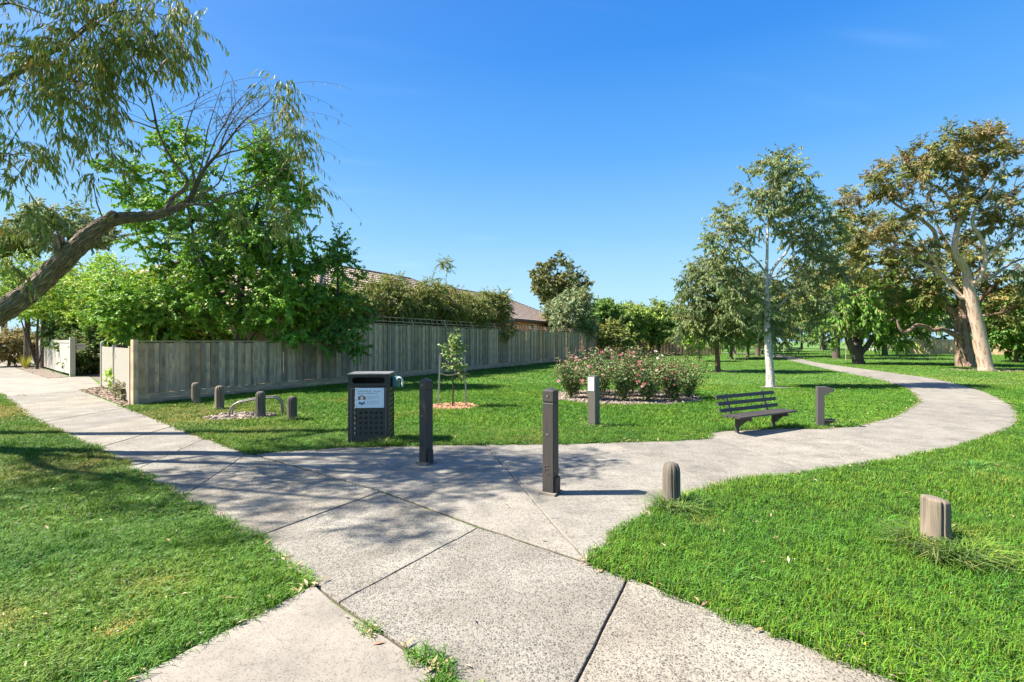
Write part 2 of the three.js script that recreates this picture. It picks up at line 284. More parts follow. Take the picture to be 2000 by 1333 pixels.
const OUTLINES = [ // where no grass grows: whole paths, joints included
  [...JOINTS.slice(0, 6).map((j) => j[0]), ...JOINTS.slice(0, 6).reverse().map((j) => j[1])], [[-24.8, -22.6], [-20.8, -22.05], [-20.3, -23.6], [-15.25, -18.25], [-14.9, -16.9], [-15.2, -14.7]],
  [...JOINTS.slice(6).map((j) => j[0]), ...JOINTS.slice(6).reverse().map((j) => j[1])], KERB, [...UP, ...[...LOW].reverse(), [0.6, -3.3], [-0.5, -3.9], [-1.8, -5.0], [-3.9, -6.6]], [[-1.55, -3.34], [-1.1, -3.5], [-0.2, -2.66], [-0.4, -2.5]],
];
{ // soil that shows in the joints
  const g = mergeGeometries(PAVED.map((p) => sheet(p)));
  structure('path_bed', g, M.soil, [0, 0.006, 0]);
}
// mulch beds
const ellipse = (cx, cz, rx, rz, n = 40, rough = 0.05, seed = 1) => { const r = rng(seed), o = []; for (let k = 0; k < n; k++) { const a = k / n * Math.PI * 2, e = 1 + (r() - 0.5) * 2 * rough; o.push([cx + Math.cos(a) * rx * e, cz + Math.sin(a) * rz * e]); } return o; };
const ROSE_BED = ellipse(3.38, -14.85, 2.28, 1.95, 44, 0.03, 3), SAPLING_BED = ellipse(-1.48, -12.6, 0.58, 0.62, 26, 0.06, 4), RACK_BED = ellipse(-6.05, -11.0, 0.75, 0.55, 24, 0.14, 5);
const CORNER_BED = [[-14.75, -16.8], [-15.1, -18.05], [-9.95, -12.95], [-9.75, -12.5]], FENCE_BED = [[-20.8, -22.08], [-21.0, -23.3], [-24.9, -26.75], [-33, -33.9], [-44, -43.2], [-43.2, -41.23], [-38.2, -36.93], [-33.2, -32.63], [-29.8, -29.73], [-26.4, -26.83]], GARDEN_BED = [[-20.4, -23.72], [-24.8, -27.1], [-33, -34.4], [-46, -46.5], [-32, -62], [-12, -46], [-10, -24], [-15.2, -18.42]], GUM_BED = ellipse(28.6, -28.2, 3.6, 1.7, 30, 0.12, 6), WHITE_GUM_RING = ellipse(9.6, -18.0, 0.55, 0.42, 22, 0.16, 7), RED_GUM_RING = ellipse(11.6, -27.15, 0.95, 0.6, 22, 0.16, 8);
const mulchTex = (() => { const w = worley(512, 46, 111), a = tileable(112), r = rng(113); return dataTex(512, (u, v) => { const [e, f, id] = w(u, v), m = (0.45 + id * 0.8) * (0.75 + (f - e) * 0.5) * (1 + a(u, v, 4) * 0.25) + (r() - 0.5) * 0.1; return [0.22 * m, 0.165 * m, 0.12 * m]; }, { repeat: 1 }); })();
M.mulch = new THREE.MeshStandardMaterial({ map: mulchTex, roughness: 1, bumpMap: mulchTex, bumpScale: 0.02 });
const BEDS = [ROSE_BED, SAPLING_BED, RACK_BED, CORNER_BED, FENCE_BED, GARDEN_BED, WHITE_GUM_RING, RED_GUM_RING];
for (const b of BEDS) structure('mulch_bed', sheet(b), M.mulch, [0, 0.018, 0]);

function instanced(name, geometry, material, list, label, category) { // list: {m: Matrix4, c: Color}
  const o = new THREE.InstancedMesh(geometry, material, list.length); o.name = numbered(name); list.forEach((e, k) => { o.setMatrixAt(k, e.m); if (e.c) o.setColorAt(k, e.c); });
  o.userData = { kind: 'stuff', label, category, group: category + ' ground cover' }; scene.add(o); return o;
}
const place = (x, y, z, rx, ry, rz, sx, sy = sx, sz = sx) => new THREE.Matrix4().compose(V(x, y, z), new THREE.Quaternion().setFromEuler(new THREE.Euler(rx, ry, rz)), V(sx, sy, sz));
{ // loose bark chips on the beds that show
  const r = rng(120), list = [], chip = new THREE.BoxGeometry(0.075, 0.008, 0.024);
  for (const [bed, n, warm] of [[ROSE_BED, 2600, 0], [SAPLING_BED, 700, 1], [RACK_BED, 420, 0], [CORNER_BED, 1700, 0.2], [FENCE_BED, 900, 0.2], [GUM_BED, 300, 0]]) {
    const xs = bed.map((p) => p[0]), zs = bed.map((p) => p[1]), x0 = Math.min(...xs), x1 = Math.max(...xs), z0 = Math.min(...zs), z1 = Math.max(...zs);
    for (let k = 0; k < n * 2 && list.length < 9000; k++) {
      const x = lerp(x0, x1, r()), z = lerp(z0, z1, r()); if (!inside(x, z, bed)) continue;
      const t = 0.5 + r() * 0.9;
      list.push({ m: place(x, 0.024 + r() * 0.016, z, (r() - 0.5) * 0.9, r() * 6.3, (r() - 0.5) * 0.9, 0.5 + r() * 1.1), c: rgb((0.30 + warm * 0.12) * t, 0.235 * t, (0.18 - warm * 0.06) * t) });
    }
  }
  instanced('bark_chips', chip, std([1, 1, 1], 1), list, 'loose dry bark chips lying on the garden beds', 'mulch');
}
const WILLOW_MYRTLE_LIMBS = [
  [[-9.9, -0.1, -7.7, 0.253], [-9.75, 0.25, -7.65, 0.198], [-9.3, 1, -7.5, 0.176], [-8.6, 1.6, -7.4, 0.165], [-7.6, 2.12, -7.3, 0.1485], [-7.03, 2.54, -7.3, 0.1375], [-6.38, 3.07, -7.2, 0.1238], [-6.03, 3.38, -7.2, 0.1045], [-5.83, 3.48, -7.2, 0.0908], [-5.46, 3.52, -7.2, 0.0688], [-5.24, 3.54, -7.2, 0.0633], [-5.02, 3.58, -7.15, 0.0578], [-4.69, 3.7, -7.1, 0.0429], [-4.59, 3.87, -7.1, 0.0341], [-4.48, 4.04, -7.05, 0.0264], [-4.37, 4.16, -7, 0.022], [-4.23, 4.32, -7, 0.0171], [-4.03, 4.57, -7, 0.0127], [-3.81, 4.79, -6.95, 0.0088], [-3.53, 4.96, -6.9, 0.0072], [-3.27, 5.2, -6.9, 0.0033]],
  [[-6.58, 2.92, -7.2, 0.088], [-6.55, 3.1, -7.1, 0.0688], [-6.52, 3.21, -7.05, 0.0605], [-6.52, 3.23, -7.05, 0.0055]],
  [[-5.91, 3.45, -7.2, 0.077], [-5.75, 3.54, -7.1, 0.0633], [-5.72, 3.57, -7.1, 0.0055]],
  [[-5.04, 3.59, -7.15, 0.0413], [-4.96, 3.81, -7.2, 0.0341], [-4.79, 3.93, -7.2, 0.0292], [-4.75, 4.05, -7.2, 0.0253], [-4.88, 4.21, -7.2, 0.022], [-5.02, 4.42, -7.2, 0.0187], [-5.14, 4.66, -7.2, 0.0154], [-5.2, 4.83, -7.2, 0.0165], [-5.24, 5.04, -7.2, 0.0132], [-5.31, 5.35, -7.2, 0.0105], [-5.4, 5.65, -7.2, 0.0072], [-5.45, 6.1, -7.2, 0.0033]],
  [[-5.18, 4.8, -7.2, 0.0121], [-5.28, 4.83, -7.2, 0.0099], [-5.57, 4.93, -7.2, 0.0072], [-5.91, 4.96, -7.2, 0.0044], [-6.08, 4.74, -7.2, 0.0022]],
  [[-5.22, 4.94, -7.2, 0.011], [-5.3, 4.92, -7.2, 0.0083], [-5.42, 5.11, -7.2, 0.006], [-5.59, 5.2, -7.2, 0.0044], [-5.89, 5.32, -7.2, 0.0022]],
  [[-5.34, 5.5, -7.2, 0.0077], [-5.27, 5.65, -7.2, 0.0055], [-5.17, 5.84, -7.2, 0.0044], [-4.82, 6, -7.2, 0.0022]],
  [[-4.95, 4.32, -7.2, 0.011], [-5.09, 4.49, -7.2, 0.0077], [-5.33, 4.57, -7.2, 0.0044], [-5.47, 4.45, -7.2, 0.0022]],
  [[-4.59, 3.9, -7.1, 0.0198], [-4.54, 4.12, -7, 0.0143], [-4.57, 4.3, -6.95, 0.0143], [-4.59, 4.47, -6.9, 0.011], [-4.54, 4.77, -6.9, 0.0077], [-4.45, 5.02, -6.9, 0.005], [-4.35, 5.27, -6.9, 0.0022]],
  [[-4.55, 3.96, -7.1, 0.0165], [-4.59, 4.25, -7.25, 0.0116], [-4.57, 4.49, -7.3, 0.011], [-4.53, 4.78, -7.3, 0.0083], [-4.45, 5.06, -7.3, 0.0055], [-4.26, 5.63, -7.3, 0.0022]],
  [[-4.38, 4.14, -7, 0.0143], [-4.37, 4.38, -7.1, 0.0116], [-4.29, 4.59, -7.1, 0.0094], [-4.13, 4.87, -7.1, 0.0088], [-3.99, 5.12, -7.1, 0.006], [-3.79, 5.32, -7.1, 0.0039], [-3.55, 5.52, -7.1, 0.0017]],
  [[-4.16, 4.41, -7, 0.0121], [-4.03, 4.61, -6.9, 0.0088], [-3.78, 4.93, -6.85, 0.006], [-3.6, 5.08, -6.8, 0.0044], [-3.33, 5.26, -6.8, 0.0017]],
  [[-4.81, 3.66, -7.1, 0.0248], [-4.52, 3.65, -7, 0.0198], [-4.25, 3.62, -6.9, 0.0165], [-4.06, 3.71, -6.85, 0.0143], [-3.73, 3.78, -6.8, 0.011], [-3.44, 3.9, -6.8, 0.0077], [-3.15, 3.97, -6.8, 0.0044], [-2.83, 3.93, -6.8, 0.0017]],
  [[-4.64, 3.72, -7.1, 0.0193], [-4.49, 3.88, -7.2, 0.0143], [-4.3, 4.01, -7.2, 0.011], [-4.2, 4.23, -7.2, 0.0077], [-4.12, 4.53, -7.2, 0.0044], [-4.09, 4.75, -7.2, 0.0022]],
  [[-4.24, 4.3, -7, 0.0143], [-4.01, 4.39, -7, 0.011], [-3.84, 4.43, -7, 0.0083], [-3.65, 4.54, -7, 0.006], [-3.44, 4.57, -7, 0.0044], [-3.1, 4.65, -7, 0.0022]],
  [[-3.97, 4.65, -7, 0.0077], [-3.75, 4.84, -7.05, 0.0055], [-3.48, 4.97, -7.1, 0.0039], [-3.14, 5.12, -7.1, 0.0017]],
  [[-8.9, 1.35, -7.45, 0.11], [-9.3, 2.6, -7.1, 0.0935], [-8.7, 3.8, -6.8, 0.0715], [-7.24, 4.83, -6.5, 0.0468], [-6.61, 5.03, -6.35, 0.0341], [-6.04, 5.32, -6.3, 0.0286], [-5.58, 5.62, -6.3, 0.0248], [-5.35, 5.83, -6.3, 0.0209], [-5.1, 5.93, -6.25, 0.0176], [-4.88, 6.2, -6.2, 0.0121], [-4.65, 6.59, -6.2, 0.0066]],
  [[-5.64, 5.57, -6.3, 0.0165], [-5.19, 5.68, -6.15, 0.011], [-4.83, 5.8, -6.1, 0.0077], [-4.45, 5.78, -6.1, 0.005], [-4, 5.62, -6.1, 0.0022]],
  [[-5.77, 5.49, -6.3, 0.0165], [-5.88, 5.47, -6.2, 0.0121], [-6.1, 5.35, -6.1, 0.0088], [-6.38, 5.37, -6, 0.0066]],
  [[-5.45, 5.72, -6.3, 0.0165], [-5.3, 5.81, -6.4, 0.011], [-5.11, 5.74, -6.5, 0.0077], [-4.88, 5.74, -6.6, 0.0044], [-4.61, 5.46, -6.6, 0.0022]],
  [[-7.18, 4.86, -6.5, 0.0275], [-6.74, 5.43, -6.1, 0.0193], [-6.25, 5.81, -6, 0.0138], [-5.78, 5.68, -5.9, 0.0088], [-5.41, 5.55, -5.9, 0.0044]],
  [[-7.23, 4.82, -6.5, 0.0275], [-7.1, 4.39, -6.2, 0.0193], [-6.33, 4.02, -5.9, 0.0121], [-5.92, 3.8, -5.8, 0.0066], [-5.74, 3.62, -5.8, 0.0028]],
  [[-9.3, 2.6, -7.1, 0.077], [-9.7, 4.2, -6.3, 0.0605], [-9.4, 5.8, -5.7, 0.0495], [-8.7, 7, -5.2, 0.033], [-7.8, 7.9, -4.8, 0.0165]],
  [[-9.6, 4.6, -6.2, 0.044], [-9.8, 6, -7, 0.033], [-9.4, 7.4, -7.5, 0.022], [-8.6, 8.4, -7.4, 0.011]],
  [[-9.5, 5.4, -5.85, 0.0385], [-8.6, 6.3, -6.3, 0.0275], [-7.5, 7, -6.6, 0.0165], [-6.6, 7.5, -6.6, 0.0083]],
];
const LEMON_GUM_LIMBS = [
  [[27.13, -0.06, -28.1, 0.4264], [27.08, 0.29, -28.1, 0.3444], [26.87, 1.32, -28.1, 0.3198], [26.61, 2.64, -28.1, 0.3034], [26.26, 4.1, -28.1, 0.287], [26.08, 5.1, -28.1, 0.2624], [25.96, 5.71, -28.1, 0.1968], [25.31, 6.28, -27.8, 0.164], [24.93, 6.89, -27.7, 0.1476], [25.02, 7.62, -27.7, 0.1394], [25.22, 8.48, -27.7, 0.123], [25.62, 9.09, -27.7, 0.1148], [25.77, 9.75, -27.7, 0.0984], [25.71, 10.5, -27.7, 0.082], [25.39, 11.42, -27.7, 0.0656], [25.05, 12.29, -27.7, 0.0492], [24.81, 13.13, -27.7, 0.0246]],
  [[25.88, 5.77, -28.1, 0.164], [25.89, 6.3, -28.5, 0.1558], [25.62, 6.94, -28.6, 0.1394], [24.9, 7.46, -28.8, 0.1148], [24.75, 8.12, -28.8, 0.1066], [24.08, 8.83, -28.9, 0.0902], [23.24, 9.32, -28.9, 0.082], [22.38, 9.98, -29, 0.0574], [21.96, 10.61, -29, 0.041], [21.51, 11.43, -29, 0.0246]],
  [[25.28, 8.6, -27.7, 0.0984], [25.17, 9.23, -27.9, 0.0902], [25, 9.69, -28, 0.082], [24.5, 10.3, -28, 0.0656], [23.86, 10.65, -28, 0.0492], [23.1, 10.95, -28, 0.0246]],
  [[25.14, 9.43, -28, 0.0492], [24.35, 9.14, -28, 0.041], [23.62, 8.96, -28, 0.0246]],
  [[26.14, 4.39, -28.1, 0.164], [26.03, 4.21, -28.4, 0.1394], [25.77, 4.74, -28.6, 0.1312], [25.38, 5.39, -28.8, 0.1148], [24.92, 5.99, -29, 0.1066], [24.45, 6.29, -29.2, 0.0984], [23.58, 6.88, -29.4, 0.082], [23.2, 7.11, -29.5, 0.0738], [22.42, 7.44, -29.6, 0.0574], [21.42, 7.82, -29.8, 0.041], [20.62, 8.11, -30, 0.0246]],
  [[25.2, 5.51, -28.8, 0.0738], [24.67, 6.23, -28.6, 0.0656], [24.11, 6.95, -28.5, 0.0574], [23.75, 7.55, -28.5, 0.041], [23.45, 7.99, -28.5, 0.0246]],
  [[26.2, 4.98, -28.1, 0.164], [26.24, 5.06, -27.8, 0.1394], [26.39, 5.5, -27.6, 0.123], [26.47, 6.48, -27.5, 0.1066], [26.12, 7.47, -27.4, 0.0984], [25.59, 8.16, -27.3, 0.0902], [25.64, 8.98, -27.2, 0.0738], [26.25, 9.8, -27.1, 0.0656], [26.72, 10.76, -27, 0.0492], [27.14, 11.74, -27, 0.0328]],
  [[26.41, 6.34, -27.5, 0.082], [27.02, 7.02, -27.3, 0.0738], [27.81, 7.68, -27.1, 0.0656], [28.69, 8.37, -27, 0.0492], [29.81, 9.21, -27, 0.0328]],
  [[25.71, 9.75, -27.7, 0.0656], [26.31, 10.47, -27.6, 0.0574], [26.93, 11.35, -27.5, 0.0492], [27.36, 12.5, -27.5, 0.0246]],
  [[25.64, 8.7, -27.2, 0.0574], [26.48, 9.04, -26.9, 0.0492], [27.36, 9.99, -26.8, 0.041], [28.2, 10.55, -26.8, 0.0246]],
  [[25.56, 11.14, -27.7, 0.0492], [26.21, 12.04, -27.8, 0.041], [27.03, 13.09, -27.9, 0.0246]],
  [[26.29, 5.12, -27.8, 0.0984], [27.61, 5.43, -28.2, 0.082], [29.05, 6.23, -28.6, 0.0656], [30.81, 6.74, -29, 0.041]],
];
const OLD_GUM_LIMBS = [
  [[30.12, -0.03, -32.6, 0.592], [30.09, 0.24, -32.6, 0.5328], [30.02, 0.92, -32.6, 0.4588], [29.88, 1.77, -32.6, 0.4292], [29.82, 2.45, -32.6, 0.3848], [29.78, 3.13, -32.6, 0.3108], [30, 4.33, -32.8, 0.2664], [29.98, 5.55, -33, 0.222], [30.02, 6.78, -33.2, 0.1628], [29.66, 8.23, -33.5, 0.111], [28.96, 9.62, -33.5, 0.0592]],
  [[29.82, 2.11, -32.6, 0.2516], [29.05, 2.1, -32.2, 0.1776], [28.4, 2.33, -32, 0.148], [27.76, 2.46, -31.8, 0.1332], [27.06, 2.39, -31.6, 0.1258], [26.41, 2.65, -31.5, 0.1184], [25.84, 2.71, -31.4, 0.111], [25.37, 2.42, -31.3, 0.1036], [24.83, 2.25, -31.2, 0.0962], [24.57, 2.58, -31.2, 0.074], [24.44, 3.06, -31.2, 0.0444]],
  [[29.75, 2.79, -32.6, 0.2368], [29.68, 3.38, -32.9, 0.2072], [29.39, 3.87, -33, 0.185], [29.13, 4.15, -33.1, 0.148], [28.53, 4.9, -33.4, 0.1184], [27.65, 5.62, -33.6, 0.0888], [26.58, 6.52, -33.8, 0.0592], [25.15, 7.61, -34, 0.0296]],
  [[29.95, 2.11, -32.6, 0.222], [30.23, 2.51, -32.5, 0.1998], [30.35, 3.28, -32.3, 0.185], [30.59, 4.28, -32.2, 0.148], [31, 4.93, -32, 0.1184], [32, 5.77, -32, 0.074], [33, 6.6, -32, 0.037]],
  [[30.05, 3.13, -32.6, 0.1184], [30.14, 3.32, -31.8, 0.111], [30.52, 3.34, -31.5, 0.0962], [31.46, 3.62, -31.3, 0.0666], [32.29, 4.19, -31, 0.037]],
  [[30.08, 5.38, -33, 0.1332], [31.22, 6.11, -33.3, 0.111], [32.45, 7.18, -33.5, 0.074], [33.15, 8.23, -33.5, 0.037]],
  [[27.92, 5.36, -33.5, 0.074], [27.27, 6.91, -34, 0.0592], [26.44, 8.38, -34.3, 0.037], [25.16, 9.86, -34.5, 0.0222]],
];
const WHITE_GUM_LIMBS = [
  [[9.52, -0.03, -18.1, 0.1813], [9.52, 0.14, -18.1, 0.1517], [9.5, 0.61, -18.1, 0.1369], [9.45, 1.27, -18.1, 0.1295], [9.43, 1.93, -18.1, 0.1221], [9.41, 2.59, -18.1, 0.111], [9.39, 3.15, -18.1, 0.0999], [9.37, 3.62, -18.1, 0.0888], [9.32, 4.17, -18, 0.0629], [9.34, 4.83, -18, 0.0481], [9.36, 5.58, -18, 0.037], [9.41, 6.52, -18, 0.0281], [9.56, 7.46, -18, 0.0178], [9.66, 8.21, -18, 0.0111]],
  [[9.43, 3.72, -18.1, 0.0629], [9.63, 4.3, -18.2, 0.0555], [9.91, 4.65, -18.3, 0.0481], [10.2, 4.98, -18.3, 0.0407], [10.48, 5.55, -18.3, 0.0333], [10.68, 6.22, -18.3, 0.0222], [10.77, 6.79, -18.3, 0.0111]],
  [[9.3, 4.17, -18, 0.0444], [8.99, 4.53, -17.9, 0.037], [8.62, 4.83, -17.8, 0.0333], [8.31, 5.2, -17.8, 0.0296], [8.01, 5.45, -17.8, 0.0259], [7.69, 5.72, -17.8, 0.0185], [7.51, 6.28, -17.8, 0.0111]],
  [[9.41, 4, -18.1, 0.037], [9.87, 4.13, -18.4, 0.0333], [10.52, 4.76, -18.7, 0.0296], [11.48, 5.6, -19, 0.0222], [11.97, 6.19, -19, 0.0111]],
  [[9.45, 2.59, -18.1, 0.037], [10.05, 3.16, -18.2, 0.0296], [10.68, 3.74, -18.3, 0.0222], [11.31, 4.13, -18.4, 0.0111]],
  [[9.39, 2.96, -18.1, 0.0296], [9.05, 3.34, -18.1, 0.0237], [8.58, 3.72, -18.1, 0.0185], [8.11, 4, -18.1, 0.0089]],
];
const PEPPER_LIMBS = [
  [[25.6, -0, -36.3, 0.45], [25.56, 0.26, -36.3, 0.38], [25.52, 0.53, -36.3, 0.36], [25.37, 0.83, -36.3, 0.34], [25.04, 1.21, -36.2, 0.25], [24.74, 1.66, -36.1, 0.22], [24.45, 2.34, -36, 0.18], [24.05, 3.45, -35.8, 0.12], [23.68, 4.57, -35.8, 0.06]],
  [[25.56, 0.6, -36.3, 0.28], [25.86, 0.98, -36.3, 0.22], [26.2, 1.28, -36.3, 0.2], [26.51, 1.89, -36.2, 0.17], [27.19, 2.71, -36, 0.13], [28.12, 3.46, -36, 0.07]],
  [[25.52, 0.75, -36.3, 0.26], [25.78, 1.4, -36.5, 0.2], [26.45, 2.73, -36.8, 0.16], [27.56, 4.28, -37, 0.1], [28.52, 5.63, -37, 0.05]],
  [[25.45, 0.91, -36.3, 0.22], [25.61, 1.78, -36.8, 0.18], [26.02, 3.32, -37, 0.14], [26.54, 5.07, -37.2, 0.07]],
];
const WILLOW_MYRTLE_LOBES = [[-5.97, 5.56, -6.1, 0.57, 0.38, 0.8, 11], [-6, 4.74, -6, 0.38, 0.5, 0.7, 9], [-5.81, 5.1, -6.2, 0.36, 0.36, 0.6, 8], [-5.36, 5.43, -6.2, 0.36, 0.36, 0.6, 11], [-5.39, 4.78, -6.2, 0.14, 0.29, 0.4, 6], [-4.84, 5.75, -6.2, 0.52, 0.26, 0.6, 11], [-4.33, 5.68, -6.2, 0.32, 0.29, 0.5, 9], [-5.13, 5.31, -6.4, 0.33, 0.2, 0.5, 7], [-5.96, 4.02, -5.9, 0.28, 0.28, 0.5, 6], [-5.9, 3.46, -5.9, 0.18, 0.22, 0.4, 3], [-6.12, 2.87, -6, 0.09, 0.31, 0.3, 2], [-4.67, 5.48, -6.4, 0.4, 0.27, 0.4, 8], [-3.21, 5.25, -7, 0.33, 0.29, 0.5, 4], [-2.95, 4.41, -6.9, 0.22, 0.36, 0.4, 4], [-3.05, 3.73, -6.8, 0.32, 0.28, 0.4, 3], [-3.67, 3.4, -6.9, 0.36, 0.22, 0.4, 2], [-5.92, 5.2, -7.2, 0.23, 0.23, 0.3, 5], [-6.04, 4.53, -7.2, 0.3, 0.45, 0.4, 6], [-8.7, 7.2, -5.5, 2.6, 1.2, 1.4, 100], [-9.2, 8, -7, 2.2, 1.2, 1, 76], [-7, 7.1, -6.4, 1.3, 0.8, 0.9, 36], [-10.4, 5.6, -5.9, 1.6, 0.9, 1.2, 50], [-7.6, 7, -4.1, 1, 0.6, 0.4, 9]];
const MAPLE_LOBES = [[-10.21, 3.65, -17.5, 3.1, 1.64, 2, 86], [-12.03, 2.51, -16.5, 1.38, 0.77, 1.2, 38], [-10.94, 5.66, -17.5, 2.37, 1.64, 1.8, 56], [-8.57, 6.02, -17.5, 1.37, 2.19, 1.5, 67], [-8.71, 8.06, -17.6, 0.73, 1.01, 0.9, 22], [-11.48, 7.84, -17.5, 1.09, 1.09, 1, 11], [-11.94, 9.12, -17.5, 0.46, 0.82, 0.5, 5], [-12.98, 6.51, -17.3, 1.08, 0.63, 0.8, 9], [-13.52, 7.59, -17.3, 0.54, 0.45, 0.5, 6], [-8.02, 2.92, -17.5, 1.46, 1.18, 1.5, 46], [-13.46, 2.89, -17, 0.62, 1.06, 1, 13]];
const SPIRE_TREE_LOBES = [[-6.78, 3.77, -18.6, 1.16, 1.55, 1.1, 43], [-6.65, 4.92, -18.5, 0.48, 0.67, 0.5, 8], [-6.82, 2.21, -18.2, 1.33, 0.76, 0.8, 15], [-6.19, 1.64, -18, 0.75, 0.41, 0.5, 6]];
const RED_GUM_LOBES = [[11.25, 3.58, -27, 1.97, 1.97, 1.7, 81], [10.62, 5.01, -27.2, 1.13, 1.27, 1, 22], [12.38, 3.87, -27, 1.41, 1.69, 1.3, 33], [10.38, 2.18, -27.3, 1.28, 0.85, 1, 16], [11.25, 5.55, -27, 0.7, 0.7, 0.6, 9]];
const WHITE_GUM_LOBES = [[11.88, 4.56, -18.7, 0.68, 1.17, 0.8, 12], [10.92, 5.09, -18.4, 0.57, 0.77, 0.7, 8], [9.75, 8.11, -18, 0.66, 0.66, 0.5, 12], [7.69, 5.35, -17.8, 0.7, 1.63, 0.7, 31], [9.66, 7.46, -18, 1.22, 1.09, 0.9, 41], [10.52, 6.38, -18.2, 0.57, 1.14, 0.8, 20], [11.75, 5.95, -18.8, 0.78, 1.18, 0.9, 26], [9, 5.96, -18, 0.75, 0.75, 0.8, 12], [10.33, 2.97, -18.2, 1.23, 1.33, 1, 26], [11.31, 3.75, -18.4, 1.15, 1.34, 1, 22], [8.25, 3.89, -18, 0.84, 0.84, 0.8, 22], [9.91, 2.21, -18.3, 0.86, 0.67, 0.8, 12]];
const PEPPER_LOBES = [[26.61, 4.63, -36.5, 3.04, 1.9, 2.5, 54], [29.62, 4.59, -36, 2.25, 1.88, 2, 36], [24.56, 3.46, -36, 1.88, 1.69, 1.8, 26], [27.38, 2.15, -36, 2.25, 0.75, 1.5, 14]];
const LEMON_GUM_LOBES = [[24.81, 12.29, -27.7, 2.31, 1.3, 1.8, 34], [22.86, 11.41, -28.5, 2.08, 1.34, 1.5, 25], [21.75, 10.67, -29, 1.36, 1.06, 1.2, 12], [26.73, 11.57, -27.3, 2.27, 1.99, 2, 37], [24.47, 9.57, -28.3, 2.06, 1.18, 1.6, 19], [27.2, 8.41, -27.2, 1.7, 1.7, 2, 25], [21.73, 7.97, -29.8, 1.55, 1.09, 1.2, 13], [23.26, 7.65, -29, 1.81, 1.06, 1.2, 12], [29.53, 9.21, -27, 1.69, 2.81, 2, 25]];
const OLD_GUM_LOBES = [[25.5, 7.97, -34, 2.83, 2.12, 2.2, 44], [23.72, 9.86, -34.5, 1.62, 2.16, 1.8, 24], [27.75, 5.41, -33.3, 2.43, 1.39, 2, 32], [31.63, 5.97, -32.3, 2.02, 1.68, 2, 26], [32.16, 3.9, -31.5, 1.64, 1.15, 1.5, 20], [30.01, 7.53, -33.5, 2.09, 1.74, 2, 20]];

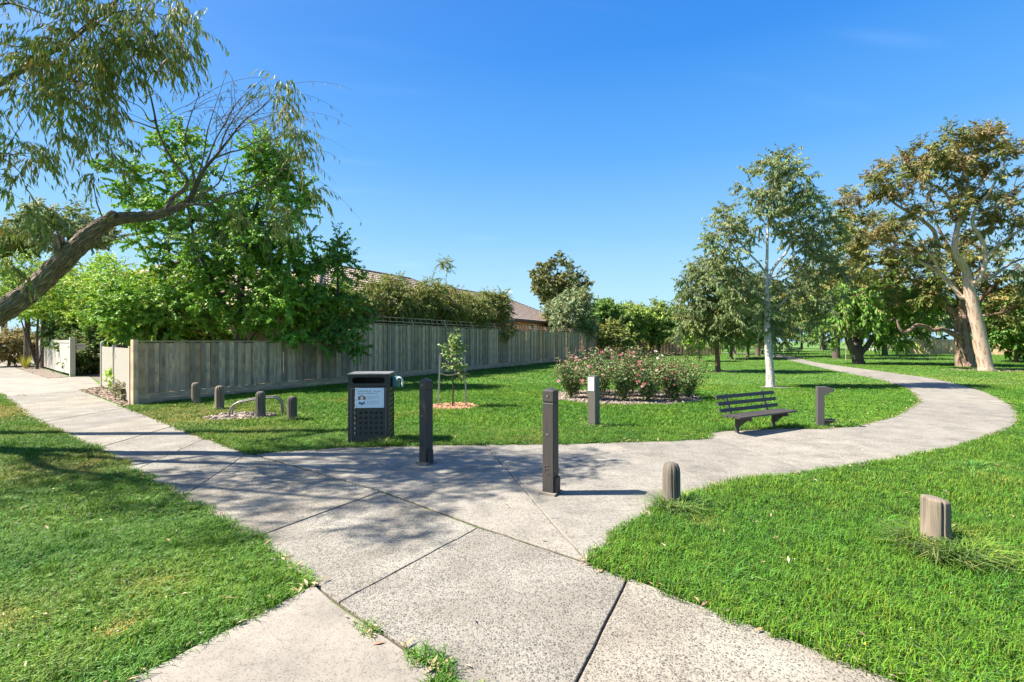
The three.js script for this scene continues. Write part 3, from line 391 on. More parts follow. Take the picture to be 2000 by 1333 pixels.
// ---------------------------------------------------------------- trees
// limbs: polylines [x, y, z, radius] in world metres, the first one the trunk. lobes: [x, y, z, rx, ry, rz, clumps].
function growTree({ seed, limbs, lobes, rc = 0.6, twigs = 6, per = 9, len = 0.13, wid = 0.08, droop = 0.2, upright = 0, colors, odd = [], oddShare = 0.06, tip = 0.008, base, seg = 8, wobble = 0.06, twigR = 0.004, bare = 0, spread = 0.22, shell = 0.35, sag = 0, lush = 1.6, ridge = 0 }) {
  const r = rng(seed), g = () => (r() + r() + r() - 1.5) / 1.5;
  per = Math.round(per * lush); len *= 1.18; wid *= 1.35;
  const wood = new Builder(), leaves = new Builder(), nodes = [];
  for (const limb of limbs) { // densify and register as nodes that branches may start from
    const pts = limb.length > 2 ? smoothLine(limb.map((p) => p.slice(0, 3)), (limb.length - 1) * 3) : limb.map((p) => p.slice(0, 3));
    const full = pts.map((p, k) => { const t = k / (pts.length - 1) * (limb.length - 1), a = Math.min(limb.length - 2, Math.floor(t)); return [...p, lerp(limb[a][3], limb[a + 1][3], t - a)]; });
    if (ridge && limb[0][3] > 0.08) { const fine = smoothLine(full.map((p) => p.slice(0, 3)), full.length * 6).map((p, k, a) => { const t = k / (a.length - 1) * (full.length - 1), i = Math.min(full.length - 2, Math.floor(t)); return [...p, lerp(full[i][3], full[i + 1][3], t - i)]; }); wood.tube(fine, 48, wobble, ridge); } else wood.tube(full, limb[0][3] > 0.15 ? seg + 4 : seg, wobble);
    full.forEach((p, k) => { if (p[3] < limb[0][3] * 0.98 || k > full.length * 0.3) nodes.push({ p, r: p[3] }); });
  }
  const trunkTop = limbs[0][0];
  const clumps = [];
  for (const [x, y, z, rx, ry, rz, n] of lobes) for (let k = 0, tries = 0; k < n && tries < n * 14; tries++) {
    const a = V(g(), g(), g()); let m = a.length(); if (m < 1e-3) continue; const t = Math.pow(r(), shell); a.multiplyScalar(t / m);
    const c = [x + a.x * rx, y + a.y * ry, z + a.z * rz];
    if (clumps.some((q) => (q[0] - c[0]) ** 2 + (q[1] - c[1]) ** 2 + (q[2] - c[2]) ** 2 < (rc * 0.42) ** 2)) continue;
    clumps.push([...c, x, y, z]); k++;
  }
  const dist = (c) => Math.min(...nodes.map((q) => Math.hypot(q.p[0] - c[0], q.p[1] - c[1], q.p[2] - c[2])));
  clumps.forEach((c) => (c.d = dist(c))); clumps.sort((a, b) => a.d - b.d);
  const branches = [];
  for (const c of clumps) {
    let best = null, bc = 1e9;
    for (const q of nodes) { const dx = c[0] - q.p[0], dy = c[1] - q.p[1], dz = c[2] - q.p[2], d = Math.hypot(dx, dy, dz), cost = d * (1.25 - 0.5 * dy / (d + 0.01)) + (q.r < tip * 1.2 ? 0.25 : 0); if (cost < bc) { bc = cost; best = q; } }
    const a = best.p, d = Math.hypot(c[0] - a[0], c[1] - a[1], c[2] - a[2]), steps = Math.max(2, Math.min(7, Math.ceil(d / 0.35))), bow = d * 0.16;
    const ox = g() * bow, oy = bow * 0.5 + g() * bow * 0.5, oz = g() * bow, r0 = Math.min(best.r * 0.7, tip + d * 0.011), pts = [];
    for (let k = 0; k <= steps; k++) { const t = k / steps, s = Math.sin(t * Math.PI) * (1 - sag * 0.3); pts.push([lerp(a[0], c[0], t) + ox * s + g() * 0.03 * d * (k && k < steps), lerp(a[1], c[1], t) + oy * s, lerp(a[2], c[2], t) + oz * s + g() * 0.03 * d * (k && k < steps), lerp(r0, tip * 0.5, t)]); }
    for (let k = 1; k < pts.length; k++) nodes.push({ p: pts[k], r: pts[k][3] });
    wood.tube(pts, r0 > 0.03 ? 6 : 4);
  }
  const dir = V(), ax = V(), nr = V(), o = V(), out = V(), col = [0, 0, 0];
  for (const c of clumps) {
    const tint = 1 + g() * spread, hue = g() * 0.16, mixed = oddShare * (r() < 0.5 ? 0.25 : 1.75); out.set(c[0] - c[3], c[1] - c[4], c[2] - c[5]).normalize();
    for (let t = 0; t < twigs; t++) {
      dir.set(g(), g() * 0.8 + upright, g()).normalize().addScaledVector(out, 0.45).normalize();
      const L = rc * (0.55 + r() * 0.65); let x = c[0], y = c[1], z = c[2], vx = dir.x, vy = dir.y, vz = dir.z; const pts = [[x, y, z, twigR]];
      const m = Math.max(3, Math.round(per * (0.7 + r() * 0.6)));
      for (let k = 0; k < m; k++) {
        const s = L / m; vy -= sag * 1.6 / m; const q = Math.hypot(vx, vy, vz); x += vx / q * s; y += vy / q * s; z += vz / q * s;
        if (k === (m >> 1) || k === m - 1) pts.push([x, y, z, twigR * 0.6]);
        if (r() < bare) continue;
        ax.set(vx / q * 0.5 + g(), vy / q * 0.5 + g() * 0.7 - droop * 1.6, vz / q * 0.5 + g()).normalize();
        nr.set(g(), 0.75 - droop * 0.7 + g() * 0.6, g()).normalize(); nr.addScaledVector(ax, -nr.dot(ax)); if (nr.lengthSq() < 1e-4) nr.set(1, 0, 0); nr.normalize();
        o.set(x + g() * 0.03, y + g() * 0.03, z + g() * 0.03);
        const pick = r() < mixed && odd.length ? odd[Math.floor(r() * odd.length)] : colors[Math.floor(r() * colors.length)], b = tint * (1 + g() * 0.18);
        col[0] = pick[0] * b * (1 + hue); col[1] = pick[1] * b; col[2] = pick[2] * b * (1 - hue);
        leaves.leaf(o, ax, nr, len * (0.7 + r() * 0.6), wid * (0.75 + r() * 0.5), col);
      }
      if (twigR > 0) wood.tube(pts, 3);
    }
  }
  return { wood: wood.build(base), leaves: leaves.build(base) };
}
const leafMat = leafy(0.45, 0.7), leafDull = leafy(0.42, 0.8);
function plantTree(name, label, category, group, spec, bark, foliage = leafMat, names = ['trunk', 'crown']) {
  const base = spec.base ?? spec.limbs[0][0].slice(0, 3).map((v, k) => (k === 1 ? 0 : v)), t = growTree({ ...spec, base }), o = thing(name, label, category, base, 0, group);
  part(names[0], t.wood, bark, o); part(names[1], t.leaves, foliage, o); return o;
}
// a plain free-standing tree: trunk, then an uneven crown of lobes
function simpleSpec(x, z, h, crownR, crownBase, seed, more = {}) {
  const r = rng(seed * 7 + 3), lean = (r() - 0.5) * 0.06 * h, tr = more.trunkR ?? h * 0.018, top = h * 0.8, n = more.lobes ?? 6;
  const trunk = [[x, -0.05, z, tr * 1.5], [x, 0.15, z, tr * 1.1], [x + lean * 0.3, h * 0.3, z + lean * 0.2, tr * 0.85], [x + lean * 0.7, h * 0.55, z - lean * 0.3, tr * 0.55], [x + lean, top, z, tr * 0.2]];
  const cy = (h + crownBase) / 2, ry = (h - crownBase) / 2, lobes = [[x + lean * 0.6, cy, z, crownR * 0.72, ry * 0.85, crownR * 0.72, Math.round((more.clumps ?? 60) * 0.4)]];
  for (let k = 0; k < n; k++) { const a = k / n * 6.283 + r() * 0.9, e = (r() - 0.35) * 1.15, q = Math.sqrt(Math.max(0.1, 1 - e * e * 0.8)); lobes.push([x + lean * 0.6 + Math.cos(a) * crownR * 0.62 * q, cy + e * ry * 0.75, z + Math.sin(a) * crownR * 0.62 * q, crownR * (0.3 + r() * 0.15), ry * (0.24 + r() * 0.16), crownR * (0.3 + r() * 0.15), Math.round((more.clumps ?? 60) * 0.6 / n)]); }
  const { trunkR, clumps, lobes: _, ...rest } = more;
  return { seed, limbs: [trunk], lobes, ...rest };
}
const PAL = {
  myrtle: [[0.258, 0.307, 0.052], [0.199, 0.252, 0.041], [0.338, 0.324, 0.064], [0.179, 0.244, 0.052]], myrtleOdd: [[0.476, 0.300, 0.069], [0.349, 0.196, 0.069]],
  maple: [[0.189, 0.376, 0.025], [0.244, 0.444, 0.03], [0.155, 0.312, 0.023], [0.334, 0.515, 0.041]], mapleOdd: [[0.381, 0.390, 0.058], [0.317, 0.240, 0.058]],
  lime: [[0.401, 0.594, 0.052], [0.31, 0.495, 0.046], [0.511, 0.627, 0.069]],
  olive: [[0.255, 0.307, 0.052], [0.2, 0.26, 0.046], [0.337, 0.36, 0.069]], oliveOdd: [[0.476, 0.330, 0.116], [0.381, 0.226, 0.081]],
  gum: [[0.218, 0.282, 0.085], [0.174, 0.239, 0.067], [0.283, 0.324, 0.116], [0.192, 0.282, 0.072]], gumOdd: [[0.428, 0.284, 0.116], [0.381, 0.360, 0.139]],
  lemon: [[0.251, 0.261, 0.052], [0.204, 0.235, 0.044], [0.32, 0.287, 0.069]], lemonOdd: [[0.368, 0.242, 0.098], [0.3, 0.2, 0.087], [0.123, 0.276, 0.035]],
  dark: [[0.133, 0.22, 0.042], [0.111, 0.178, 0.036], [0.178, 0.262, 0.05]], grey: [[0.254, 0.323, 0.139], [0.206, 0.277, 0.110], [0.317, 0.374, 0.174]],
  green: [[0.172, 0.307, 0.045], [0.144, 0.26, 0.039], [0.22, 0.36, 0.057]],
};
plantTree('willow_myrtle', 'old leaning willow myrtle with rough bark arching over the footpath', 'tree', null, { seed: 1, limbs: WILLOW_MYRTLE_LIMBS, lobes: WILLOW_MYRTLE_LOBES, rc: 0.42, twigs: 8, per: 11, len: 0.1, wid: 0.0175, droop: 0.6, sag: 0.75, lush: 1, colors: PAL.myrtle, odd: PAL.myrtleOdd, oddShare: 0.1, tip: 0.006, twigR: 0.0016, wobble: 0.07, ridge: 0.16, seg: 10, shell: 0.5, base: [-9.9, 0, -7.7] }, M.barkRough);
{ // the bare twig fan at the end of its low limb is part of the growth: thin switches with few leaves
  const t = scene.children.find((o) => o.name === 'willow_myrtle'), b = new Builder(), lv = new Builder(), r = rng(77), g = () => r() * 2 - 1, ax = V(), nr = V(), o = V();
  const starts = [[-4.23, 4.32, -7], [-4.03, 4.57, -7], [-3.81, 4.79, -6.95], [-4.3, 4.55, -7.1], [-4.1, 4.85, -7.1], [-3.95, 5.1, -7.1], [-4.15, 4.75, -6.9], [-3.7, 4.5, -7], [-3.5, 4.62, -7], [-4.4, 4.9, -7.3], [-4.6, 5.0, -6.9], [-3.3, 4.05, -6.8], [-3.6, 3.9, -6.8], [-5.2, 4.9, -7.2], [-5.4, 5.3, -7.2]];
  for (const [x, y, z] of starts) for (let k = 0; k < 5; k++) {
    let p = [x + g() * 0.12, y + g() * 0.12, z + g() * 0.1], vx = 0.5 + g() * 0.75, vy = 0.6 + g() * 0.5, vz = g() * 0.6; if (x < -5) vx = g(); const n = 9, L = 0.09 + r() * 0.05, pts = [[...p, 0.0042]];
    for (let q = 0; q < n; q++) { vy -= 0.06 + q * 0.028; vx += g() * 0.14; vz += g() * 0.14; p = [p[0] + vx * L, p[1] + vy * L, p[2] + vz * L]; pts.push([...p, 0.0036 * (1 - q / n) + 0.0009]); if (q > 4 && r() < 0.55) for (let e = 0; e < 2; e++) { ax.set(g() * 0.5 + 0.2, -1, g() * 0.5).normalize(); nr.set(g(), 0.1, g()).normalize(); o.set(...p); lv.leaf(o, ax, nr, 0.06 + r() * 0.05, 0.011, r() < 0.4 ? [0.28, 0.19, 0.07] : [0.15, 0.17, 0.05]); } }
    b.tube(pts, 3);
  }
  for (let k = 0; k < 46; k++) { // grey dead strands hanging below the limb
    let p = [-4.75 + r() * 1.5, 3.75 + r() * 0.35, -6.9 + g() * 0.15]; const pts = [[...p, 0.003]], n = 7 + Math.floor(r() * 8); for (let q = 0; q < n; q++) { p = [p[0] + g() * 0.03, p[1] - 0.085, p[2] + g() * 0.03]; pts.push([...p, 0.002]); if (r() < 0.5) { ax.set(g() * 0.6, -1, g() * 0.6).normalize(); nr.set(g(), 0.1, g()).normalize(); o.set(...p); lv.leaf(o, ax, nr, 0.07, 0.012, r() < 0.5 ? [0.22, 0.24, 0.10] : [0.24, 0.19, 0.11]); } } b.tube(pts, 3);
  }
  part('twig_fan', b.build([-9.9, 0, -7.7]), M.twig, t); part('loose_leaves', lv.build([-9.9, 0, -7.7]), leafMat, t);
}
plantTree('broadleaf_tree', 'large bright green broadleaf tree spreading behind the front corner of the timber fence', 'tree', null, { seed: 2, limbs: [[[-9.6, 0, -17.5, 0.24], [-9.55, 1.0, -17.5, 0.19], [-9.7, 2.4, -17.5, 0.16], [-9.6, 4.2, -17.5, 0.12], [-9.2, 6.0, -17.5, 0.07], [-8.9, 7.6, -17.6, 0.03]], [[-9.65, 2.0, -17.5, 0.1], [-10.4, 3.4, -17.4, 0.08], [-11.2, 5.2, -17.4, 0.05], [-11.7, 7.4, -17.5, 0.02]], [[-9.6, 1.2, -17.5, 0.09], [-8.8, 2.3, -17.4, 0.07], [-8.0, 3.2, -17.4, 0.03]], [[-9.65, 1.3, -17.5, 0.09], [-11, 2.2, -17, 0.06], [-12.2, 2.8, -16.6, 0.03]]], lobes: MAPLE_LOBES, rc: 0.7, twigs: 9, per: 13, lush: 1.9, len: 0.1, wid: 0.066, droop: 0.3, spread: 0.3, colors: PAL.maple, odd: PAL.mapleOdd, oddShare: 0.05, shell: 0.42 }, M.barkDark);
plantTree('spire_tree', 'dark green leafy tree with a pointed top drooping over the timber fence', 'tree', null, { seed: 3, limbs: [[[-6.95, 0, -19.5, 0.12], [-6.9, 1.5, -19.3, 0.09], [-6.7, 3.2, -18.9, 0.06], [-6.6, 5.3, -18.6, 0.02]]], lobes: SPIRE_TREE_LOBES, rc: 0.58, twigs: 8, per: 12, lush: 1.8, len: 0.1, wid: 0.058, spread: 0.3, droop: 0.35, colors: PAL.green.concat(PAL.maple.slice(0, 3)), odd: PAL.mapleOdd, oddShare: 0.04 }, M.barkDark);
const FX = (t, off) => [-9.93 + 0.452 * t - 0.892 * off, -12.85 - 0.892 * t - 0.452 * off]; // a point t metres along the timber fence, off metres behind it
for (const [t, off, h, rad, seed, label] of [[9.2, 1.1, 4.8, 1.4, 31, 'olive bottlebrush shrub over the fence, right beside the pointed dark tree'], [11.5, 1.1, 5.25, 1.35, 36, 'olive bottlebrush shrub over the fence, second from the pointed dark tree'], [13.7, 1.1, 5.0, 1.3, 32, 'olive bottlebrush shrub over the fence, third from the pointed dark tree'], [15.9, 1.0, 5.5, 1.3, 33, 'olive bottlebrush shrub with a tall loose shoot above the fence'], [18.3, 0.9, 4.8, 1.15, 35, 'olive bottlebrush shrub beside the one with the tall loose shoot'], [20.6, 0.7, 5.2, 1.35, 34, 'olive bottlebrush shrub hanging over the fence, nearest the antenna house']]) {
  const [x, z] = FX(t, off);
  const spec = simpleSpec(x, z, h, rad, 2.0, seed, { clumps: 120, rc: 0.52, twigs: 8, per: 10, lush: 2, len: 0.1, wid: 0.03, droop: 0.2, sag: 0.3, colors: PAL.olive, odd: PAL.oliveOdd, oddShare: 0.12, trunkR: 0.06 });
  if (seed === 33) spec.lobes.push([x, h + 0.4, z, 0.3, 0.6, 0.3, 5]);
  if (seed === 34) spec.lobes.push([x + 0.9, 2.4, z + 0.35, 0.6, 0.5, 0.45, 14]);
  plantTree('bottlebrush_shrub', label, 'shrub', 'bottlebrush shrubs behind the timber fence', spec, M.barkBrown);
}
plantTree('red_gum', 'bushy young gum with a slim red-brown trunk on the lawn', 'tree', null, { seed: 9, limbs: [[[11.42, 0, -27.2, 0.2], [11.4, 0.2, -27.2, 0.14], [11.35, 1.2, -27.2, 0.12], [11.25, 2.4, -27.1, 0.105], [11.2, 3.6, -27.1, 0.08], [11.25, 5.3, -27.0, 0.03]], [[11.3, 1.9, -27.15, 0.06], [10.7, 2.8, -27.2, 0.05], [10.4, 4.2, -27.2, 0.02]], [[11.25, 2.2, -27.1, 0.06], [12.0, 3.0, -27, 0.045], [12.6, 4, -27, 0.02]]], lobes: RED_GUM_LOBES, rc: 0.75, twigs: 8, per: 12, lush: 2, len: 0.17, wid: 0.042, droop: 0.45, sag: 0.25, colors: PAL.gum, odd: PAL.gumOdd, oddShare: 0.08 }, M.barkRed);
plantTree('white_gum', 'slender gum with a smooth white trunk beside the park bench', 'tree', null, { seed: 10, limbs: WHITE_GUM_LIMBS, lobes: WHITE_GUM_LOBES, rc: 0.5, twigs: 8, per: 12, lush: 1.9, len: 0.105, wid: 0.03, spread: 0.3, droop: 0.45, sag: 0.25, colors: PAL.gum, odd: PAL.gumOdd, oddShare: 0.12, tip: 0.007, base: [9.52, 0, -18.1] }, M.barkWhite);
plantTree('pepper_tree', 'rounded multi-stemmed tree with dark forked trunks and fresh green leaves', 'tree', null, { seed: 11, limbs: PEPPER_LIMBS, lobes: PEPPER_LOBES, rc: 0.95, twigs: 7, per: 13, len: 0.26, wid: 0.075, droop: 0.5, sag: 0.6, colors: PAL.green.concat(PAL.maple.slice(0, 2)), odd: PAL.lemonOdd, oddShare: 0.14, base: [25.6, 0, -36.3] }, M.barkDark);
plantTree('lemon_gum', 'tall pale-trunked lemon gum with twisting cream limbs', 'tree', null, { seed: 12, limbs: LEMON_GUM_LIMBS, lobes: LEMON_GUM_LOBES, rc: 0.66, twigs: 8, per: 13, lush: 1.4, spread: 0.35, len: 0.21, wid: 0.055, droop: 0.25, sag: 0.1, upright: 0.15, colors: PAL.lemon, odd: PAL.lemonOdd.slice(0, 2), oddShare: 0.32, seg: 9, base: [27.1, 0, -28.1] }, M.barkPink);
plantTree('old_gum', 'stout old gum with a thick brown fluted trunk and a snaking low limb', 'tree', null, { seed: 13, limbs: OLD_GUM_LIMBS, lobes: OLD_GUM_LOBES, rc: 0.88, twigs: 8, per: 13, lush: 1.5, spread: 0.35, len: 0.24, wid: 0.062, droop: 0.25, sag: 0.1, upright: 0.15, colors: PAL.lemon.concat(PAL.green.slice(0, 1)), odd: PAL.lemonOdd.slice(0, 2), oddShare: 0.26, seg: 12, wobble: 0.1, base: [30.1, 0, -32.6] }, M.barkGum);
// trees further off; leaf size grows a little as sprays stand for single leaves
const far = (name, label, category, group, x, z, h, cr, cb, seed, pal, more = {}, bark = M.barkBrown) => plantTree(name, label, category, group, simpleSpec(x, z, h, cr, cb, seed, { clumps: 80, rc: 0.9, twigs: 6, per: 11, len: 0.26, wid: 0.11, droop: 0.3, twigR: 0, colors: pal, odd: PAL.oliveOdd, oddShare: 0.06, ...more }), bark, leafDull);
far('grey_wattle', 'bushy grey-green wattle above the far part of the timber fence', 'tree', null, 5.6, -46.5, 7.2, 2.5, 0.8, 41, PAL.grey, { clumps: 150, len: 0.3, wid: 0.08 });
far('dark_gum', 'tall dark round-headed gum rising behind the grey-green wattle', 'tree', null, 5.9, -62, 13.4, 3.9, 4.2, 42, [[0.19, 0.215, 0.06], [0.15, 0.18, 0.05], [0.24, 0.25, 0.08]], { clumps: 170, rc: 0.85, droop: 0.5, len: 0.32, wid: 0.13 });
far('garden_tree', 'small olive tree tucked behind the grey-green wattle', 'tree', null, 9.6, -52, 6.4, 1.7, 2, 43, PAL.green);
far('screen_shrub', 'yellow-green shrub behind the end of the timber fence', 'shrub', null, 10.2, -50, 3.7, 1.8, 0.6, 44, PAL.olive);
far('end_tree', 'leafy green tree where the timber fence ends', 'tree', null, 13.4, -57, 6.7, 2.2, 0.5, 45, PAL.lime.concat(PAL.gum), { clumps: 130 });
far('end_tree', 'rounded green tree right of the one at the timber fence end', 'tree', null, 17.6, -59, 6.9, 2.4, 0.5, 46, PAL.lime.concat(PAL.gum), { clumps: 130 });
far('lawn_tree', 'low lime-green tree with a thin stem behind the red-brown gum', 'tree', null, 15.6, -41, 3.3, 1.25, 1.2, 47, PAL.lime, { clumps: 44, rc: 0.6, trunkR: 0.06 });
const FAR = [ // x, z, height, crown radius, crown base, palette, label
  [20.5, -46, 5.2, 2.2, 1.3, PAL.green, 'small dark shade tree left of the far path bend'], [23.5, -49, 5.6, 2.4, 1.5, PAL.dark, 'shade tree with a forked stem beside the far path'], [28.5, -63, 8.5, 4.0, 2.0, PAL.green, 'broad green tree across the far bend of the path'],
  [31.0, -47, 11.5, 4.2, 2.2, PAL.lemon, 'tall bronze-green gum behind the white-trunked gum'], [27.0, -54, 9.5, 3.8, 2.0, PAL.dark, 'dense dark tree behind the white-trunked gum'], [37, -56, 11, 4.6, 2.0, PAL.green, 'large green tree behind the multi-stemmed tree'],
  [44, -58, 10.5, 4.6, 2.2, PAL.lemon, 'bronze-green tree behind the stout old gum'], [33.5, -66, 7.5, 3.4, 1.8, PAL.gum, 'grey-green tree beyond the distant bench'], [52, -66, 9, 4.2, 1.6, PAL.dark, 'dark tree before the distant timber fence'],
  [43, -41, 7.2, 3.4, 0.6, PAL.green, 'dense green tree at the far right boundary fence'], [47, -44, 8.0, 3.6, 0.6, PAL.dark, 'dark evergreen tree at the far right boundary fence'], [39.5, -38.5, 5.0, 2.4, 0.3, PAL.green, 'low leafy boundary shrub right of the pale trunk'],
  [24, -95, 9, 5, 0.4, PAL.green, 'distant tree at the end of the lawn, left group'], [36, -105, 10, 5.5, 0.4, PAL.dark, 'distant tree at the end of the lawn, dark one'], [48, -100, 9.5, 5.2, 0.4, PAL.gum, 'distant tree at the end of the lawn, grey-green one'], [62, -98, 10, 5.5, 0.4, PAL.green, 'distant tree at the end of the lawn, behind the picnic table'], [76, -90, 10, 5.5, 0.4, PAL.dark, 'distant dark tree behind the timber fence across the lawn'],
  [20, -78, 7.5, 3.6, 0.8, PAL.gum, 'distant grey-green tree beyond the rounded fence-end tree'], [41, -80, 9, 4.4, 0.4, PAL.lemon, 'distant bronze tree beyond the bench'],
];
FAR.forEach(([x, z, h, cr, cb, pal, label], k) => far('park_tree', label, 'tree', 'trees across the park', x, z, h, cr, cb, 60 + k, pal, { clumps: z < -75 ? 90 : 120, len: z < -75 ? 0.42 : 0.3, wid: z < -75 ? 0.2 : 0.12, per: z < -75 ? 7 : 9, rc: z < -75 ? 1.25 : 1.0, oddShare: 0.14, odd: PAL.lemonOdd, trunkR: h * 0.026 }, k % 3 ? M.barkBrown : M.barkDark));
plantTree('edge_gum', 'grey-green gum whose drooping foliage hangs right of the pale trunk', 'tree', null, simpleSpec(31.2, -27.5, 8.2, 2.6, 2.6, 90, { clumps: 90, rc: 0.8, twigs: 7, per: 12, len: 0.2, wid: 0.05, droop: 0.6, sag: 0.8, colors: PAL.gum, odd: PAL.gumOdd, oddShare: 0.1 }), M.barkPink);
{ // a belt of distant trees closes the view across the park
  const r = rng(95), src = scene.children.filter((o) => o.name.startsWith('park_tree') && o.position.z < -75), spots = [[29, -112], [44, -118], [53, -110], [66, -112], [80, -104], [92, -92], [86, -78], [98, -100], [15, -92], [70, -84], [104, -84], [58, -92]];
  const side = ['behind the far path', 'behind the dark distant tree', 'behind the grey-green distant tree', 'behind the picnic table', 'past the picnic table', 'over the pale boundary fence', 'beside the pale boundary fence', 'above the boundary fence trees', 'behind the distant red-brown roof', 'in front of the picnic table belt', 'at the right end of the belt', 'in the middle of the belt'];
  spots.forEach(([x, z], k) => copy(src[k % src.length], 'tree in the distant belt, ' + side[k], [x, 0, z], r() * 6.3, 0.85 + r() * 0.35, 'distant belt of trees'));
}
// left, behind the white fences
far('street_gum', 'grey-green gum crown far behind the white board fence', 'tree', null, -38.0, -42, 13.6, 3.8, 9, 101, PAL.grey.concat(PAL.gum), { clumps: 110, rc: 1.0, oddShare: 0.1 });
far('street_gum', 'olive gum crown beside the far power pole', 'tree', null, -45.5, -44, 12.2, 2.6, 8.5, 102, PAL.olive.concat(PAL.gum), { clumps: 80, rc: 1.0 });
for (const [x, z, h, cr, seed, label] of [[-18.9, -23.6, 6.3, 1.9, 111, 'lime-green garden tree with thin dark stems in the driveway gap'], [-21.8, -26.6, 6.6, 2.1, 112, 'lime-green garden tree with thin dark stems behind the white gate'], [-25.5, -28.5, 7.0, 2.3, 113, 'lime-green garden tree behind the white board fence'], [-28.5, -29.5, 6.6, 2.2, 114, 'yellow-green garden tree at the far end of the white board fence'], [-16.8, -22.0, 5.0, 1.7, 115, 'lime-green garden tree behind the white slat fence']]) {
  const s = simpleSpec(x, z, h, cr, 1.4, seed, { clumps: 78, rc: 0.62, twigs: 6, per: 10, len: 0.11, wid: 0.055, lush: 2.2, droop: 0.25, colors: PAL.lime.concat(PAL.lime, PAL.maple.slice(0, 1)), odd: [[0.34, 0.33, 0.07]], oddShare: 0.15, trunkR: 0.07 });
  const r = rng(seed); for (let k = 0; k < 3; k++) { const a = r() * 6.3; s.limbs.push([[x, 0.1, z, 0.05], [x + Math.cos(a) * 0.35, 1.4, z + Math.sin(a) * 0.35, 0.04], [x + Math.cos(a) * 0.8, 3.2, z + Math.sin(a) * 0.8, 0.03], [x + Math.cos(a) * 1.1, 5.0, z + Math.sin(a) * 1.1, 0.012]]); }
  plantTree('garden_tree', label, 'tree', 'garden trees behind the white fences', s, M.barkDark);
}
for (const [x, z, h, cr, seed, pal, label] of [[-16.3, -24.8, 3.6, 2.2, 121, PAL.dark, 'dark hedge shrub behind the driveway gap'], [-13.4, -20.4, 3.2, 1.8, 122, PAL.green, 'leafy shrub behind the white slat fence'], [-21.5, -30, 3.6, 2.6, 123, PAL.dark, 'dark shrub deep in the garden behind the gate'], [-24.9, -29.2, 4.2, 2.4, 126, PAL.dark, 'tall dark shrub closing the end of the driveway'], [-28.5, -33.8, 4.6, 3.0, 127, PAL.green, 'tall green shrub behind the white board fence'], [-31, -38.5, 5.0, 3.2, 128, PAL.green, 'tall green shrub at the far end of the corner garden'], [-21.6, -25.6, 1.7, 1.0, 131, PAL.dark, 'low dark shrub behind the driveway, beside the gate post'], [-16.2, -31, 5, 3, 132, PAL.green, 'tall green shrub deep behind the slat fence'], [-22.6, -26.9, 2.8, 1.5, 129, PAL.dark, 'dark shrub filling the gap behind the letterbox'], [-38, -42, 5.2, 3.4, 130, PAL.olive, 'olive shrub beside the far footpath'], [-12.2, -18.2, 2.9, 1.3, 124, PAL.maple, 'bright shrub beneath the broadleaf tree'], [-33.4, -32.6, 2.7, 1.5, 125, [[0.42, 0.33, 0.13], [0.36, 0.29, 0.11], [0.30, 0.27, 0.09]], 'straw-coloured clipped shrub beside the far footpath']])
  far('garden_shrub', label, 'shrub', 'shrubs in the corner garden', x, z, h, cr, 0.1, seed, pal, { clumps: 90, rc: 0.6, len: 0.16, wid: 0.08, trunkR: 0.04 }, M.barkDark);

